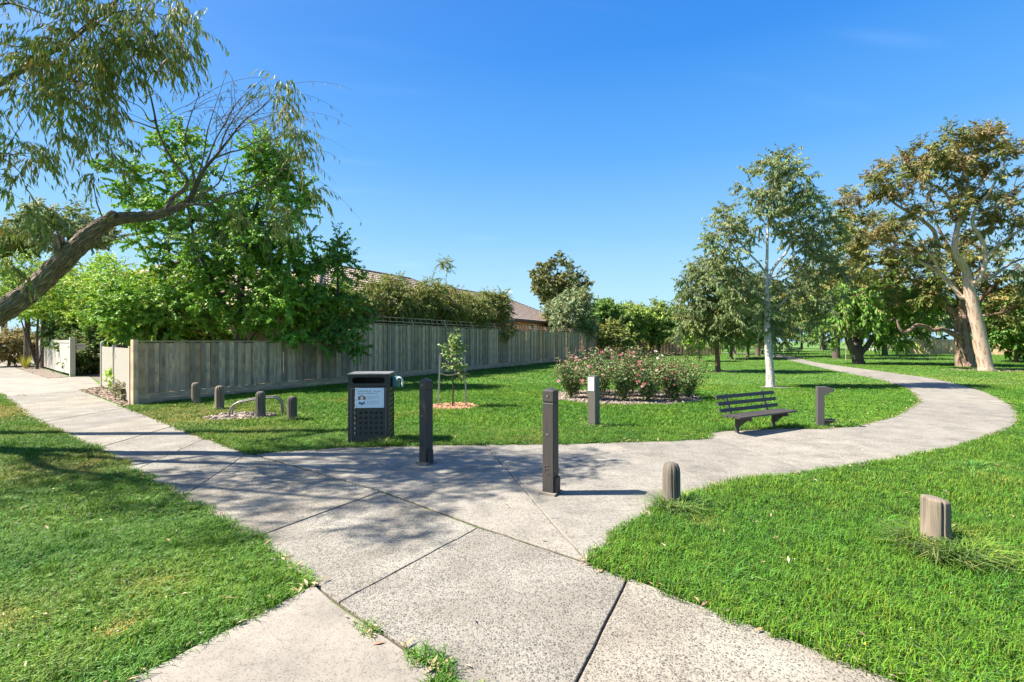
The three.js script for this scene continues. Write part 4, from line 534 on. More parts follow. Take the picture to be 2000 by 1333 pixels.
// ---------------------------------------------------------------- grass
{
  const n2 = createNoise2D(rng(201)), n3 = createNoise2D(rng(202));
  function tuft(seed, n, radius, h, w, lean) { // bent blades, three faces each
    const r = rng(seed), b = new Builder();
    for (let k = 0; k < n; k++) {
      const a = r() * 6.283, q = Math.sqrt(r()) * radius, x = Math.cos(a) * q, z = Math.sin(a) * q, f = r() * 6.283, L = h * (0.45 + r() * 0.75), le = lean * (0.3 + r() * 1.1), dx = Math.cos(f), dz = Math.sin(f), sx = -dz * w / 2, sz = dx * w / 2, i = b.n;
      const mx = x + dx * L * 0.30 * le, my = L * 0.6, mz = z + dz * L * 0.30 * le, tx = x + dx * L * le, ty = L * (1 - 0.28 * le), tz = z + dz * L * le;
      b.p.push(x - sx, 0, z - sz, x + sx, 0, z + sz, mx - sx * 0.8, my, mz - sz * 0.8, mx + sx * 0.8, my, mz + sz * 0.8, tx, ty, tz);
      const t = 0.5 + r() * 0.95, dry = r() < 0.09, c = dry ? [1.9 * t, 1.05 * t, 1.6 * t] : [t * (0.9 + r() * 0.25), t, t * 0.95];
      for (let e = 0; e < 5; e++) b.c.push(...c);
      b.i.push(i, i + 1, i + 3, i, i + 3, i + 2, i + 2, i + 3, i + 4);
    }
    return b.build(null, true);
  }
  const grassMat = new THREE.MeshPhysicalMaterial({ color: 0xffffff, vertexColors: true, roughness: 0.7, transmission: 0.34, thickness: 0, specularIntensity: 0.4, side: THREE.DoubleSide });
  const houseYard = (x, z) => { const t = (x + 9.93) * 0.452 + (-z - 12.85) * 0.892, off = (x + 9.93) * -0.892 + (-z - 12.85) * 0.452; return off > 0.05 && t > -0.2; };
  const lawnAt = (x, z, margin) => { for (const p of OUTLINES) if (inside(x, z, p) && (margin < 0.001 || edgeDistance(x, z, p) > margin)) return false; for (const b of BEDS) if (inside(x, z, b)) return false; return !houseYard(x, z); };
  const zones = [ // near, far, spacing, blades, radius, height, width, lean
    [0.9, 4.6, 0.046, 26, 0.055, 0.08, 0.0056, 0.95], [4.6, 9.5, 0.06, 28, 0.07, 0.08, 0.0068, 0.95], [9.5, 19, 0.105, 30, 0.115, 0.075, 0.010, 0.9], [19, 40, 0.26, 30, 0.29, 0.075, 0.022, 0.9], [40, 85, 0.62, 30, 0.68, 0.09, 0.05, 0.9],
  ];
  zones.forEach(([d0, d1, s, blades, rad, h, w, lean], zi) => {
    const geos = [1, 2, 3].map((k) => tuft(210 + zi * 5 + k, blades, rad, h, w, lean)), lists = [[], [], []], r = rng(230 + zi);
    for (let d = d0; d < d1; d += s) {
      const half = 1.08 * d + 2.2;
      for (let x0 = -half; x0 < half; x0 += s) {
        const x = x0 + (r() - 0.5) * s, z = -(d + (r() - 0.5) * s); if (!lawnAt(x, z, zi < 2 ? 0.018 + 0.06 * Math.max(0, n3(x * 2.3, z * 2.3)) : 0.01)) continue;
        const patch = n2(x * 0.35, z * 0.35) * 0.6 + n3(x * 1.3, z * 1.3) * 0.4, tall = n3(x * 0.8 + 40, z * 0.8) * 0.6 + n2(x * 4.3, z * 4.3) * 0.6;
        let dry = clamp(n2(x * 0.22 + 9, z * 0.22) * 0.9 + n3(x * 0.9, z * 0.9 + 30) * 0.55 - 0.55, 0, 1) * 0.7;
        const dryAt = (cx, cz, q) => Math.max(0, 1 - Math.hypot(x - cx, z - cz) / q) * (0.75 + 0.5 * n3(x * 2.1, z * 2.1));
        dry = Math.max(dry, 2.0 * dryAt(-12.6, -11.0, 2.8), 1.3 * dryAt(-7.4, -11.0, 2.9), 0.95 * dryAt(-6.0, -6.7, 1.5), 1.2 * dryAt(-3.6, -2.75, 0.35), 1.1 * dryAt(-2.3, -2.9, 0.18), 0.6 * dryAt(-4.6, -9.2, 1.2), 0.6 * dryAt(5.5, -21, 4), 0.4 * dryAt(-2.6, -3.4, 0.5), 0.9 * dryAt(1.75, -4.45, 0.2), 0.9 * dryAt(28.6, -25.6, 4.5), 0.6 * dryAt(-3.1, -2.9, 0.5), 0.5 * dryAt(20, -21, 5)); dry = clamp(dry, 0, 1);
        let k = 1 + tall * 0.28; if (x < -0.5 && d < 6.5) k *= 0.85; if (x > 0.6 && d < 6) k *= 1.22; if (d > 9 && x > 6) k *= 0.62; if (dry > 0.5) k *= 0.75; if (d > 19) k *= 0.75;
        if (x < -0.5 && d < 8 && n3(x * 3.1 + 5, z * 3.1) > 0.62) k *= 1.5;
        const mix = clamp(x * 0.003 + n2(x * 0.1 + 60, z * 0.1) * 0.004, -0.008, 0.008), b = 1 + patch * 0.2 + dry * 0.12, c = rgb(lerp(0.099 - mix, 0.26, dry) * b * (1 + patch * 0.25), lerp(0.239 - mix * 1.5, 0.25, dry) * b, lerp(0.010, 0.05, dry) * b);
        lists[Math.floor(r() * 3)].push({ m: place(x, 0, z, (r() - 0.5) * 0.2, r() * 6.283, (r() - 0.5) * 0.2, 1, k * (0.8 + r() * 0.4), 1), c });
      }
    }
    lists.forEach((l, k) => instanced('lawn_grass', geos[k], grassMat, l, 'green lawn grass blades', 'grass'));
  });
  // long unmown tussocks where the mower cannot reach: round posts, the bin and along the fence foot
  const longTuft = [1, 2, 3].map((k) => tuft(260 + k, 24, 0.07, 0.24, 0.0085, 1.1)), list = [[], [], []], r = rng(270);
  const ring = (cx, cz, q, n, hi) => { for (let k = 0; k < n; k++) { const a = r() * 6.283, e = q * (0.55 + r() * 0.6), x = cx + Math.cos(a) * e, z = cz + Math.sin(a) * e; if (!lawnAt(x, z, 0.03)) continue; const t = 0.8 + r() * 0.5, dry = r() * 0.25; list[Math.floor(r() * 3)].push({ m: place(x, 0, z, 0, r() * 6.283, 0, 1, hi * (0.7 + r() * 0.5), 1), c: rgb(lerp(0.11, 0.28, dry) * t, 0.24 * t, 0.02 * t) }); } };
  ring(1.64, -4.9, 0.16, 40, 0.8); ring(3.36, -3.85, 0.22, 90, 1.0); ring(3.5, -3.72, 0.3, 26, 0.8); ring(-1.95, -7.85, 0.16, 14, 0.9); ring(-2.8, -8.3, 0.5, 22, 0.55); ring(1.6, -9.62, 0.2, 14, 0.6); ring(-4.63, -10.4, 0.2, 18, 0.7); ring(-5.55, -10.9, 0.2, 16, 0.6); ring(-7.2, -12.1, 0.2, 12, 0.5); ring(-8.4, -13.06, 0.2, 12, 0.6); ring(6.07, -9.6, 0.2, 10, 0.35); 
  for (let t = 0.4; t < 40; t += 0.16) { const [x, z] = [-9.93 + 0.452 * t + 0.892 * 0.12 + r() * 0.12, -12.85 - 0.892 * t + 0.452 * 0.12]; list[0].push({ m: place(x, 0, z, 0, r() * 6.283, 0, 1, 0.35 + r() * 0.3, 1), c: rgb(0.09, 0.21, 0.03) }); }
  for (let k = 0; k < 60; k++) { const x = 1 + r() * 8, z = -2.2 - r() * 4.5; if (lawnAt(x, z, 0)) list[1].push({ m: place(x, 0, z, 0, r() * 6.283, 0, 1, 0.3 + r() * 0.35, 1), c: rgb(0.09, 0.26, 0.03) }); }
  list.forEach((l, k) => instanced('long_grass', longTuft[k], grassMat, l, 'long unmown grass round posts and fence foot', 'grass'));
  // fallen leaves, clover heads and small yellow flowers in the lawn
  const fallen = new Builder(); fallen.leaf(V(0, 0, 0), V(1, 0.12, 0).normalize(), V(0, 1, 0), 0.075, 0.022, [1, 1, 1], 0.3);
  const fl = [], rr = rng(280), tones = [[0.34, 0.22, 0.12], [0.42, 0.26, 0.14], [0.27, 0.16, 0.09], [0.48, 0.36, 0.22]];
  for (let k = 0; k < 3800; k++) { const d = 2 + Math.pow(rr(), 0.8) * 26, x = (rr() * 2 - 1) * (1.05 * d + 1), z = -d, paved = OUTLINES.some((p) => inside(x, z, p)); if (paved && rr() < 0.88) continue; if (!paved && !lawnAt(x, z, 0)) continue; const t = tones[Math.floor(rr() * 4)]; fl.push({ m: place(x, paved ? 0.03 : 0.035 + rr() * 0.03, z, (rr() - 0.5) * 0.8, rr() * 6.3, (rr() - 0.5) * 0.8, 0.4 + rr() * 0.6), c: rgb(...t) }); }
  for (const p of OUTLINES) { for (let e = 0; e < p.length; e++) { const [a, b] = p[e], [c, d] = p[(e + 1) % p.length], L = Math.hypot(c - a, d - b); if (-b > 25) continue; for (let k = 0; k < L * 14; k++) { const t = rr(), x = lerp(a, c, t) + (rr() - 0.5) * 0.07, z = lerp(b, d, t) + (rr() - 0.5) * 0.07; if (!lawnAt(x, z, 0.06)) continue; fl.push({ m: place(x, 0.026 + rr() * 0.015, z, (rr() - 0.5) * 0.6, rr() * 6.3, (rr() - 0.5) * 0.6, 0.4 + rr() * 0.7), c: rgb(...tones[Math.floor(rr() * 4)]) }); } } }
  instanced('fallen_leaves', fallen.build(), std([1, 1, 1], 0.9, { side: THREE.DoubleSide }), fl, 'dry brown leaves fallen on the lawn and path edges', 'leaves');
  const weed = new Builder(), wr = rng(290); for (let k = 0; k < 9; k++) { const a = k / 9 * 6.283 + wr() * 0.4, up = 0.15 + wr() * 0.35; weed.leaf(V(0, 0.008, 0), V(Math.cos(a), up, Math.sin(a)).normalize(), V(-Math.cos(a) * up, 1, -Math.sin(a) * up).normalize(), 0.05 + wr() * 0.045, 0.022 + wr() * 0.012, [0.75 + wr() * 0.4, 0.8 + wr() * 0.35, 0.8], 0.12); }
  const weeds = []; for (let k = 0; k < 3200; k++) { const left = rr() < 0.62, x = left ? -7.5 + rr() * 6.6 : 0.7 + rr() * 9, z = left ? -2.3 - rr() * 6.5 : -2.3 - rr() * 10; if (!lawnAt(x, z, 0) || n3(x * 0.9 + 70, z * 0.9) < -0.05) continue; weeds.push({ m: place(x, 0.03 + rr() * 0.02, z, (rr() - 0.5) * 0.5, rr() * 6.3, (rr() - 0.5) * 0.3, 0.22 + rr() * 0.3), c: rgb(0.10 + rr() * 0.06, 0.20 + rr() * 0.06, 0.02 + rr() * 0.015) }); }
  instanced('lawn_weeds', weed.build(), grassMat, weeds, 'flat broad-leaved weeds growing in the lawn', 'weeds');
  const heads = []; for (let k = 0; k < 420; k++) { const left = rr() < 0.55, x = left ? -4.6 + rr() * 3.2 : 0.8 + rr() * 7, z = left ? -2.6 - rr() * 3.2 : -2.4 - rr() * 8; if (!lawnAt(x, z, 0)) continue; heads.push({ m: place(x, 0.05 + rr() * 0.02, z, 0, 0, 0, 0.0035 + rr() * 0.0035), c: rr() < 0.15 ? rgb(0.6, 0.42, 0.03) : rgb(0.45, 0.38, 0.33) }); }
  instanced('clover_heads', new THREE.IcosahedronGeometry(1, 0), std([1, 1, 1], 0.9), heads, 'tiny pale clover heads dotted in the lawn', 'flowers');
}

// ---------------------------------------------------------------- timber paling fence along the park
const FENCE_TURN = Math.atan2(0.892, 0.452); // local +x runs along the fence, local +z faces the park
{
  const f = thing('paling_fence', 'long weathered grey timber paling fence along the park lawn', 'fence', [-9.93, 0, -12.85], FENCE_TURN), r = rng(301), LEN = 53.2;
  const topAt = (t) => (t < 6.2 ? 1.68 : t < 8.6 ? lerp(1.68, 2.43, (t - 6.2) / 2.4) : 2.43), PL = 0.30; // two plinth boards below
  const shapes = new Map(), palingGeo = (w, h, v) => { const key = [w, h, v].join(); if (!shapes.has(key)) shapes.set(key, boxUV(w, h, 0.016, v * 0.37, v * 0.61).translate(0, h / 2, 0)); return shapes.get(key); };
  let t = 0.14, k = 0; const widths = [0.115, 0.13, 0.145, 0.165], rest = [];
  while (t < LEN) {
    const w = widths[Math.floor(r() * 4)], h = Math.round((topAt(t) - PL - 0.03 + (r() - 0.5) * 0.03) * 50) / 50, gap = r() < 0.22 ? 0.004 + r() * 0.012 : 0.003, front = k % 2 === 0;
    if (k >= 300) rest.push(palingGeo(w + (front ? 0.022 : 0), h, Math.floor(r() * 5)).clone().translate(t + w / 2, PL + 0.004, front ? 0.03 : 0.006));
    else part('paling', palingGeo(w + (front ? 0.022 : 0), h, Math.floor(r() * 5)), M.paling[Math.floor(r() * 5)], f, [t + w / 2, PL + 0.004, front ? 0.028 + r() * 0.006 : 0.004 + r() * 0.004], [(r() - 0.5) * 0.006, (r() - 0.5) * 0.04, (r() - 0.5) * 0.012]);
    t += w + gap; k++;
  }
  if (rest.length) { const far = part('far_palings', mergeGeometries(rest), M.paling[0], f); far.userData.kind = 'stuff'; far.userData.label = 'furthest grey palings of the long fence'; }
  for (let x = 0.12, j = 0; x < LEN; x += 2.7, j++) for (let row = 0; row < 2; row++) { const L = Math.min(2.7, LEN - x) - 0.008; part('plinth_board', boxUV(L, 0.145, 0.028, j * 0.31 + row * 0.17, j * 0.7, true), M.plinth[(j + row * 2) % 3], f, [x + L / 2, 0.075 + row * 0.15, 0.016 + row * 0.004]); }
  part('end_post', boxUV(0.12, 1.74, 0.13, 0.2, 0.1), M.post, f, [0.06, 0.87, -0.01]);
  part('cap_board', boxUV(6.1, 0.03, 0.12, 0.4, 0, true), M.plinth[1], f, [3.18, 1.695, -0.005]);
  part('cap_board', boxUV(2.5, 0.03, 0.1, 0.1, 0, true).rotateZ(Math.atan2(0.75, 2.4)), M.plinth[0], f, [7.4, 2.075, -0.005]);
  for (let x = 8.6, j = 0; x < LEN; x += 5.4, j++) { const L = Math.min(5.4, LEN - x) - 0.01; part('cap_board', boxUV(L, 0.03, 0.1, j * 0.2, 0, true), M.plinth[j % 3], f, [x + L / 2, 2.445, -0.005]); }
  for (let x = 2.7; x < LEN; x += 2.7) part('post', boxUV(0.1, topAt(x) - 0.02, 0.09, 0.3, 0.2), M.post, f, [x, (topAt(x) - 0.02) / 2, -0.075]);
  for (const y of [0.55, 1.35, 2.1]) { const x0 = y > 1.5 ? 8.6 : 0.1; part('rail', boxUV(LEN - x0, 0.07, 0.045, 0.2, 0.4, true), M.paling[1], f, [(LEN + x0) / 2, y, -0.035]); }
  // open trellis extension above the tall stretch: leaning struts, two rails and uprights
  for (let x = 9; x < LEN - 0.5; x += 2.7) { part('trellis_strut', boxUV(0.06, 0.42, 0.04, 0.1, 0.1), M.post, f, [x, 2.60, -0.10], [-0.45, 0, 0]); }
  for (const [y, z] of [[2.58, -0.1], [2.77, -0.19]]) part('trellis_rail', boxUV(LEN - 9, 0.026, 0.02, 0.1, 0.1, true), M.paling[2], f, [(LEN + 9) / 2, y, z]);
  for (let x = 9.3; x < LEN - 0.4; x += 0.45) part('trellis_slat', boxUV(0.03, 0.30, 0.012, x, 0.3), M.paling[(x * 10 | 0) % 5], f, [x, 2.64, -0.165], [-0.4, 0, 0]);
}
{ // dark return fence beyond the end of the paling fence
  const f = thing('return_fence', 'dark shaded timber fence crossing behind the fence-end trees', 'fence', [14.2, 0, -62], -0.06), r = rng(310);
  for (let k = 0; k < 60; k++) part('paling', boxUV(0.19, 1.75, 0.02, k * 0.3, 0), M.paling[[1, 4, 3][k % 3]], f, [k * 0.2, 0.875, (k % 2) * 0.012]);
}
{ // pale fence across the lawn, far right
  const f = thing('boundary_fence', 'pale sunlit timber boundary fence behind the stout old gum', 'fence', [53, 0, -66], -0.62), r = rng(311), m = [[1.0, 0.93, 0.83], [0.88, 0.82, 0.74], [1.1, 1.03, 0.93]].map((t) => withMap(woodMap, t));
  for (let k = 0; k < 110; k++) part('paling', boxUV(0.24, 1.9 + (r() - 0.5) * 0.05, 0.02, k * 0.3, 0), m[Math.floor(r() * 3)], f, [k * 0.25, 0.95, (k % 2) * 0.015]);
}
{ // white slat fence from the driveway to the corner post
  const a = V(-15.1, 0, -18.1), b = V(-10.05, 0, -12.98), L = a.distanceTo(b), f = thing('slat_fence', 'low cream-white fence of thin upright slats beside the driveway', 'fence', [a.x, 0, a.z], Math.atan2(-(b.z - a.z), b.x - a.x));
  for (const [t, h] of [[0.05, 1.62], [3.6, 1.58], [L - 0.1, 1.56]]) part('post', new RoundedBoxGeometry(0.1, h, 0.1, 1, 0.008), M.whitePaint, f, [t, h / 2, 0]);
  for (const y of [0.18, 1.36]) part('rail', new THREE.BoxGeometry(L - 0.1, 0.09, 0.04), M.whitePaint, f, [L / 2, y, -0.03]);
  const slat = new RoundedBoxGeometry(0.052, 1.42, 0.018, 1, 0.004); for (let t = 0.15; t < L - 0.15; t += 0.083) part('slat', slat, M.whitePaint, f, [t, 0.79 + 0.0 * t, 0.002]);
}
{ // white board fence and gate further along the street
  const pieces = [[[-50, -48.4], [-33, -34], 1.75, 'fence'], [[-33, -34], [-24.9, -26.8], 1.78, 'fence']];
  const f = thing('board_fence', 'white close-boarded street fence beyond the driveway', 'fence', [-24.9, 0, -26.8], 0);
  for (const [[ax, az], [bx, bz], h] of pieces) {
    const L = Math.hypot(bx - ax, bz - az), turn = Math.atan2(-(bz - az), bx - ax), g = new THREE.BoxGeometry(0.136, h - 0.12, 0.02), c = Math.cos(turn), s = Math.sin(turn);
    for (let t = 0.07; t < L; t += 0.14) part('board', g, M.whiteBoard, f, [ax + 24.9 + c * t, 0.12 + (h - 0.12) / 2 + ((t * 7 | 0) % 3) * 0.006, az + 26.8 - s * t + (((t / 0.14) | 0) % 2) * 0.008], [0, turn, 0]);
    part('rail', new THREE.BoxGeometry(L, 0.08, 0.04), M.whiteBoard, f, [(ax + bx) / 2 + 24.9 - s * 0.04, h - 0.3, (az + bz) / 2 + 26.8 - c * 0.04], [0, turn, 0]);
  }
  const a = V(-24.75, 0, -26.65), b = V(-20.75, 0, -23.2), L = a.distanceTo(b), gt = thing('driveway_gate', 'white boarded gate leaf with a black latch beside the driveway gap', 'gate', [a.x, 0, a.z], Math.atan2(-(b.z - a.z), b.x - a.x));
  for (let t = 0.08; t < L - 0.16; t += 0.15) part('board', new THREE.BoxGeometry(0.142, 1.62, 0.022), M.whiteBoard, gt, [t, 0.92, 0]);
  part('top_rail', new THREE.BoxGeometry(L - 0.1, 0.12, 0.05), M.whiteBoard, gt, [L / 2, 1.68, 0.012]); part('bottom_rail', new THREE.BoxGeometry(L - 0.1, 0.12, 0.05), M.whiteBoard, gt, [L / 2, 0.2, 0.012]);
  part('gate_post', new RoundedBoxGeometry(0.2, 1.86, 0.2, 1, 0.012), M.whitePaint, gt, [L, 0.93, 0]); part('latch', new RoundedBoxGeometry(0.16, 0.07, 0.06, 1, 0.01), M.iron, gt, [L - 0.4, 1.42, 0.06]);
  const mb = thing('letterbox', 'small white box letterbox mounted behind the white gate post', 'letterbox', [-20.62, 0, -23.5], 0.75); part('box', new RoundedBoxGeometry(0.34, 0.30, 0.26, 1, 0.015), M.whitePaint, mb, [0, 1.42, 0]); part('slot', new THREE.BoxGeometry(0.22, 0.02, 0.01), M.iron, mb, [0, 1.5, 0.131]); part('bracket', new THREE.BoxGeometry(0.2, 0.05, 0.05), M.whitePaint, mb, [-0.2, 1.3, 0]);
}

// ---------------------------------------------------------------- houses behind the fence
const tileTones = rng(320);
function tiledPlane(b, [x0, z0], [x1, z1], eave, [rx0, rz0], [rx1, rz1], ridge, course = 0.36, wave = 0.3) { // courses that step and roll, clipped to the trapezium between eave and ridge
  const P = (s, t) => { const e = V(lerp(x0, x1, s), eave, lerp(z0, z1, s)), q = V(lerp(rx0, rx1, s), ridge, lerp(rz0, rz1, s)); return e.lerp(q, t); };
  const E = V(x1 - x0, 0, z1 - z0), L = E.length(), S = V((rx0 + rx1) / 2 - (x0 + x1) / 2, ridge - eave, (rz0 + rz1) / 2 - (z0 + z1) / 2), up = V().crossVectors(E, S).normalize(); if (up.y < 0) up.negate();
  const slope = S.length(), n = Math.max(2, Math.round(slope / course)), m = Math.max(4, Math.round(L / wave) * 4);
  for (let k = 0; k < n; k++) {
    const base = b.n;
    for (let row = 0; row < 3; row++) for (let j = 0; j <= m; j++) { const t = row < 2 ? k / n : (k + 1) / n, p = P(j / m, t), roll = Math.max(-0.2, Math.sin(j / 4 * Math.PI * 2)) * 0.036, lift = row === 0 ? -0.005 : row === 1 ? 0.075 : 0.0; p.addScaledVector(up, lift + roll); b.p.push(p.x, p.y, p.z); const tone = 0.82 + 0.36 * (((Math.floor(j / 4) * 73 + k * 151) % 17) / 17); b.c.push(tone, tone, tone); }
    for (let row = 0; row < 2; row++) for (let j = 0; j < m; j++) { const i = base + row * (m + 1) + j; b.i.push(i, i + 1, i + m + 2, i, i + m + 2, i + m + 1); }
  }
}
const brickTex = (base) => { const a = tileable(331), r = rng(332); return dataTex(256, (u, v) => { const row = Math.floor(v * 24), col = Math.floor(u * 9 + (row % 2) * 0.5), fu = (u * 9 + (row % 2) * 0.5) % 1, fv = (v * 24) % 1, joint = fu < 0.05 || fv < 0.12, m = 0.8 + 0.35 * (((col * 31 + row * 57) % 13) / 13) + (r() - 0.5) * 0.1; return joint ? [0.36, 0.33, 0.29] : base.map((c) => c * m); }, { repeat: 0.5 }); };
M.brickTan = withMap(brickTex([0.44, 0.24, 0.11])); M.brickRed = withMap(brickTex([0.36, 0.15, 0.10]));
M.tile = std([0.45, 0.325, 0.24], 0.85, { vertexColors: true }); M.tileGrey = std([0.50, 0.47, 0.45], 0.8, { vertexColors: true }); M.tileRed = std([0.46, 0.28, 0.19], 0.85, { vertexColors: true });
M.fascia = std([0.075, 0.055, 0.045], 0.6); M.ridgeCap = std([0.20, 0.135, 0.105], 0.85); M.glass = new THREE.MeshPhysicalMaterial({ color: rgb(0.03, 0.035, 0.04), roughness: 0.06, specularIntensity: 1 }); M.blind = std([0.55, 0.53, 0.5], 0.8); M.frame = std([0.62, 0.58, 0.52], 0.6);
// a hipped brick house in its own axes: x along the ridge, z towards the park; eave height, ridge height
function house(name, label, at, turn, L, D, eave, ridge, brick, tile, windows, hips = [1, 1]) {
  const o = thing(name, label, 'house', at, turn), e = 0.55, w = L / 2, q = D / 2, hp = D / 2 + e, b = new Builder(), ra = [-w - e + hp * hips[0], 0], rb = [w + e - hp * hips[1], 0];
  const wall = mergeGeometries([boxUV(L, eave - 0.1, 0.24, 0, 0).translate(0, (eave - 0.1) / 2, q - 0.12), boxUV(L, eave - 0.1, 0.24, 0, 0).translate(0, (eave - 0.1) / 2, -q + 0.12), boxUV(0.24, eave - 0.1, D - 0.5, 0, 0).translate(w - 0.12, (eave - 0.1) / 2, 0), boxUV(0.24, eave - 0.1, D - 0.5, 0, 0).translate(-w + 0.12, (eave - 0.1) / 2, 0)]);
  part('wall', wall, brick, o);
  tiledPlane(b, [-w - e, q + e], [w + e, q + e], eave, ra, rb, ridge); tiledPlane(b, [w + e, -q - e], [-w - e, -q - e], eave, rb, ra, ridge, 0.5, 0.8);
  if (hips[1]) tiledPlane(b, [w + e, q + e], [w + e, -q - e], eave, rb, rb, ridge); if (hips[0]) tiledPlane(b, [-w - e, -q - e], [-w - e, q + e], eave, ra, ra, ridge);
  const roof = part('roof', b.build(), tile, o); roof.userData.kind = 'stuff'; roof.userData.label = 'rolled terracotta tile courses of the roof';
  if (!hips[0]) { const s = new THREE.Shape(); s.moveTo(-q, 0); s.lineTo(q, 0); s.lineTo(0, ridge - eave - 0.3); s.closePath(); part('gable', new THREE.ExtrudeGeometry(s, { depth: 0.2, bevelEnabled: false }).rotateY(Math.PI / 2), brick, o, [-w + 0.02, eave - 0.1, 0]); }
  const cap = new Builder(), lineCap = (p, s) => { const n = Math.ceil(Math.hypot(s[0] - p[0], s[1] - p[1], s[2] - p[2]) / 0.4); for (let k = 0; k < n; k++) { const a = k / n, c = (k + 1.04) / n; cap.tube([[lerp(p[0], s[0], a), lerp(p[1], s[1], a) + 0.03, lerp(p[2], s[2], a), 0.125], [lerp(p[0], s[0], c), lerp(p[1], s[1], c) + 0.03, lerp(p[2], s[2], c), 0.105]], 7); } };
  lineCap([ra[0], ridge, 0], [rb[0], ridge, 0]); if (hips[1]) { lineCap([w + e, eave, q + e], [rb[0], ridge, 0]); lineCap([w + e, eave, -q - e], [rb[0], ridge, 0]); } if (hips[0]) { lineCap([-w - e, eave, q + e], [ra[0], ridge, 0]); lineCap([-w - e, eave, -q - e], [ra[0], ridge, 0]); }
  part('ridge_cap', cap.build(), M.ridgeCap, roof);
  part('gutter', new THREE.BoxGeometry(L + 2 * e + 0.1, 0.14, 0.12), M.fascia, o, [0, eave - 0.06, q + e + 0.06]); part('gutter', new THREE.BoxGeometry(0.12, 0.14, D + 2 * e), M.fascia, o, [w + e + 0.06, eave - 0.06, 0]); part('gutter', new THREE.BoxGeometry(0.12, 0.14, D + 2 * e), M.fascia, o, [-w - e - 0.06, eave - 0.06, 0]);
  part('soffit', new THREE.BoxGeometry(L + 2 * e, 0.03, D + 2 * e), M.fascia, o, [0, eave - 0.15, 0]);
  for (const [x, y, ww, hh] of windows) { const f = part('window', new THREE.BoxGeometry(ww, hh, 0.08), M.frame, o, [x, y, q + 0.03]); part('pane', new THREE.BoxGeometry(ww / 2 - 0.08, hh - 0.12, 0.02), M.glass, f, [-ww / 4 + 0.01, 0, 0.04]); part('pane', new THREE.BoxGeometry(ww / 2 - 0.08, hh - 0.12, 0.02), M.blind, f, [ww / 4 - 0.01, 0, 0.04]); part('sill', new THREE.BoxGeometry(ww + 0.1, 0.06, 0.16), M.frame, f, [0, -hh / 2 - 0.03, 0.05]); }
  return o;
}
const at = (t, off) => { const [x, z] = FX(t, off); return [x, 0, z]; };
const h1 = house('brick_house', 'long tan brick house with a brown tiled roof behind the bottlebrush shrubs', at(15.85, 6.5), FENCE_TURN, 16.8, 9.4, 3.15, 5.85, M.brickTan, M.tile, [[-6.6, 1.9, 1.8, 1.3], [-2.2, 1.75, 1.2, 1.4], [4, 2.0, 2.0, 1.2]]);
const h2 = house('brick_house', 'tan brick house with a brown hipped roof and a thin rooftop antenna', at(33.6, 8.5), FENCE_TURN, 15.7, 9.4, 3.5, 6.05, M.brickTan, M.tile, [[4.6, 2.75, 2.4, 0.9], [0, 2.75, 1.6, 0.9]], [0, 1]);
{ // vent and antenna on the second house
  part('roof_vent', new THREE.CylinderGeometry(0.3, 0.36, 0.5, 12), M.fascia, h2, [2.3, 6.15, 0.2]);
  const a = new Builder(); a.tube([[0, 0, 0, 0.025], [0, 1.9, 0, 0.022]], 6); a.tube([[-0.7, 1.75, 0, 0.015], [0.8, 1.78, 0, 0.015]], 5); for (let k = 0; k < 7; k++) a.tube([[-0.65 + k * 0.22, 1.76, -0.3 + k * 0.02, 0.01], [-0.65 + k * 0.22, 1.76, 0.3 - k * 0.02, 0.01]], 4);
  part('antenna', a.build(), M.steel, h2, [3.9, 5.0, 0.2]);
  const p = new Builder(); p.tube([[0, 0, 0, 0.03], [0, 2.2, 0, 0.026]], 6); part('flue_pipe', p.build(), M.fascia, h2, [6.2, 3.3, 4.9]);
}
house('far_house', 'distant house with orange walls and a pale grey tiled roof beyond the wattle', [13.5, 0, -78], 0.55, 11, 8, 4.2, 6.6, std([0.5, 0.25, 0.14], 0.9), M.tileGrey, [[2, 2.4, 1.6, 1.2]]);
house('far_house', 'distant house with a red-brown tiled roof behind the fence-end trees', [25, 0, -92], 0.3, 14, 8, 3.6, 6.2, std([0.48, 0.3, 0.2], 0.9), M.tileRed, [[2, 2.2, 1.6, 1.2]]);
house('red_brick_house', 'red brick house with a small white window glimpsed between the garden trees', [-21.5, 0, -36], FENCE_TURN - 0.1, 12, 8, 5.4, 7.4, M.brickRed, M.tile, [[-1.4, 4.55, 1.2, 1.2], [2.4, 4.4, 1.2, 1.2], [-4, 2, 1.4, 1.3]]);

// ---------------------------------------------------------------- power poles (the near one stands left of the frame and throws the thin shadow over the footpath)
function powerPole(label, at, turn, h, group) {
  const o = thing('power_pole', label, 'pole', at, turn, group), p = new Builder(); p.tube([[0, -0.1, 0, 0.17], [0, h * 0.5, 0, 0.155], [0, h, 0, 0.125]], 12); part('pole', p.build(), M.post, o);
  part('crossarm', boxUV(2.4, 0.11, 0.09, 0, 0, true), M.post, o, [0, h - 0.6, 0.17]); for (const x of [-1.05, -0.45, 0.45, 1.05]) part('insulator', new THREE.CylinderGeometry(0.045, 0.06, 0.16, 8), M.whiteBoard, o, [x, h - 0.47, 0.17]); return o;
}
powerPole('grey timber power pole with a crossarm behind the garden trees', [-45.9, 0, -44.5], 0.75, 12.9);
powerPole('timber power pole on the nature strip beside the leaning willow myrtle', [-12.2, 0, -8.75], 0.75, 10.5);

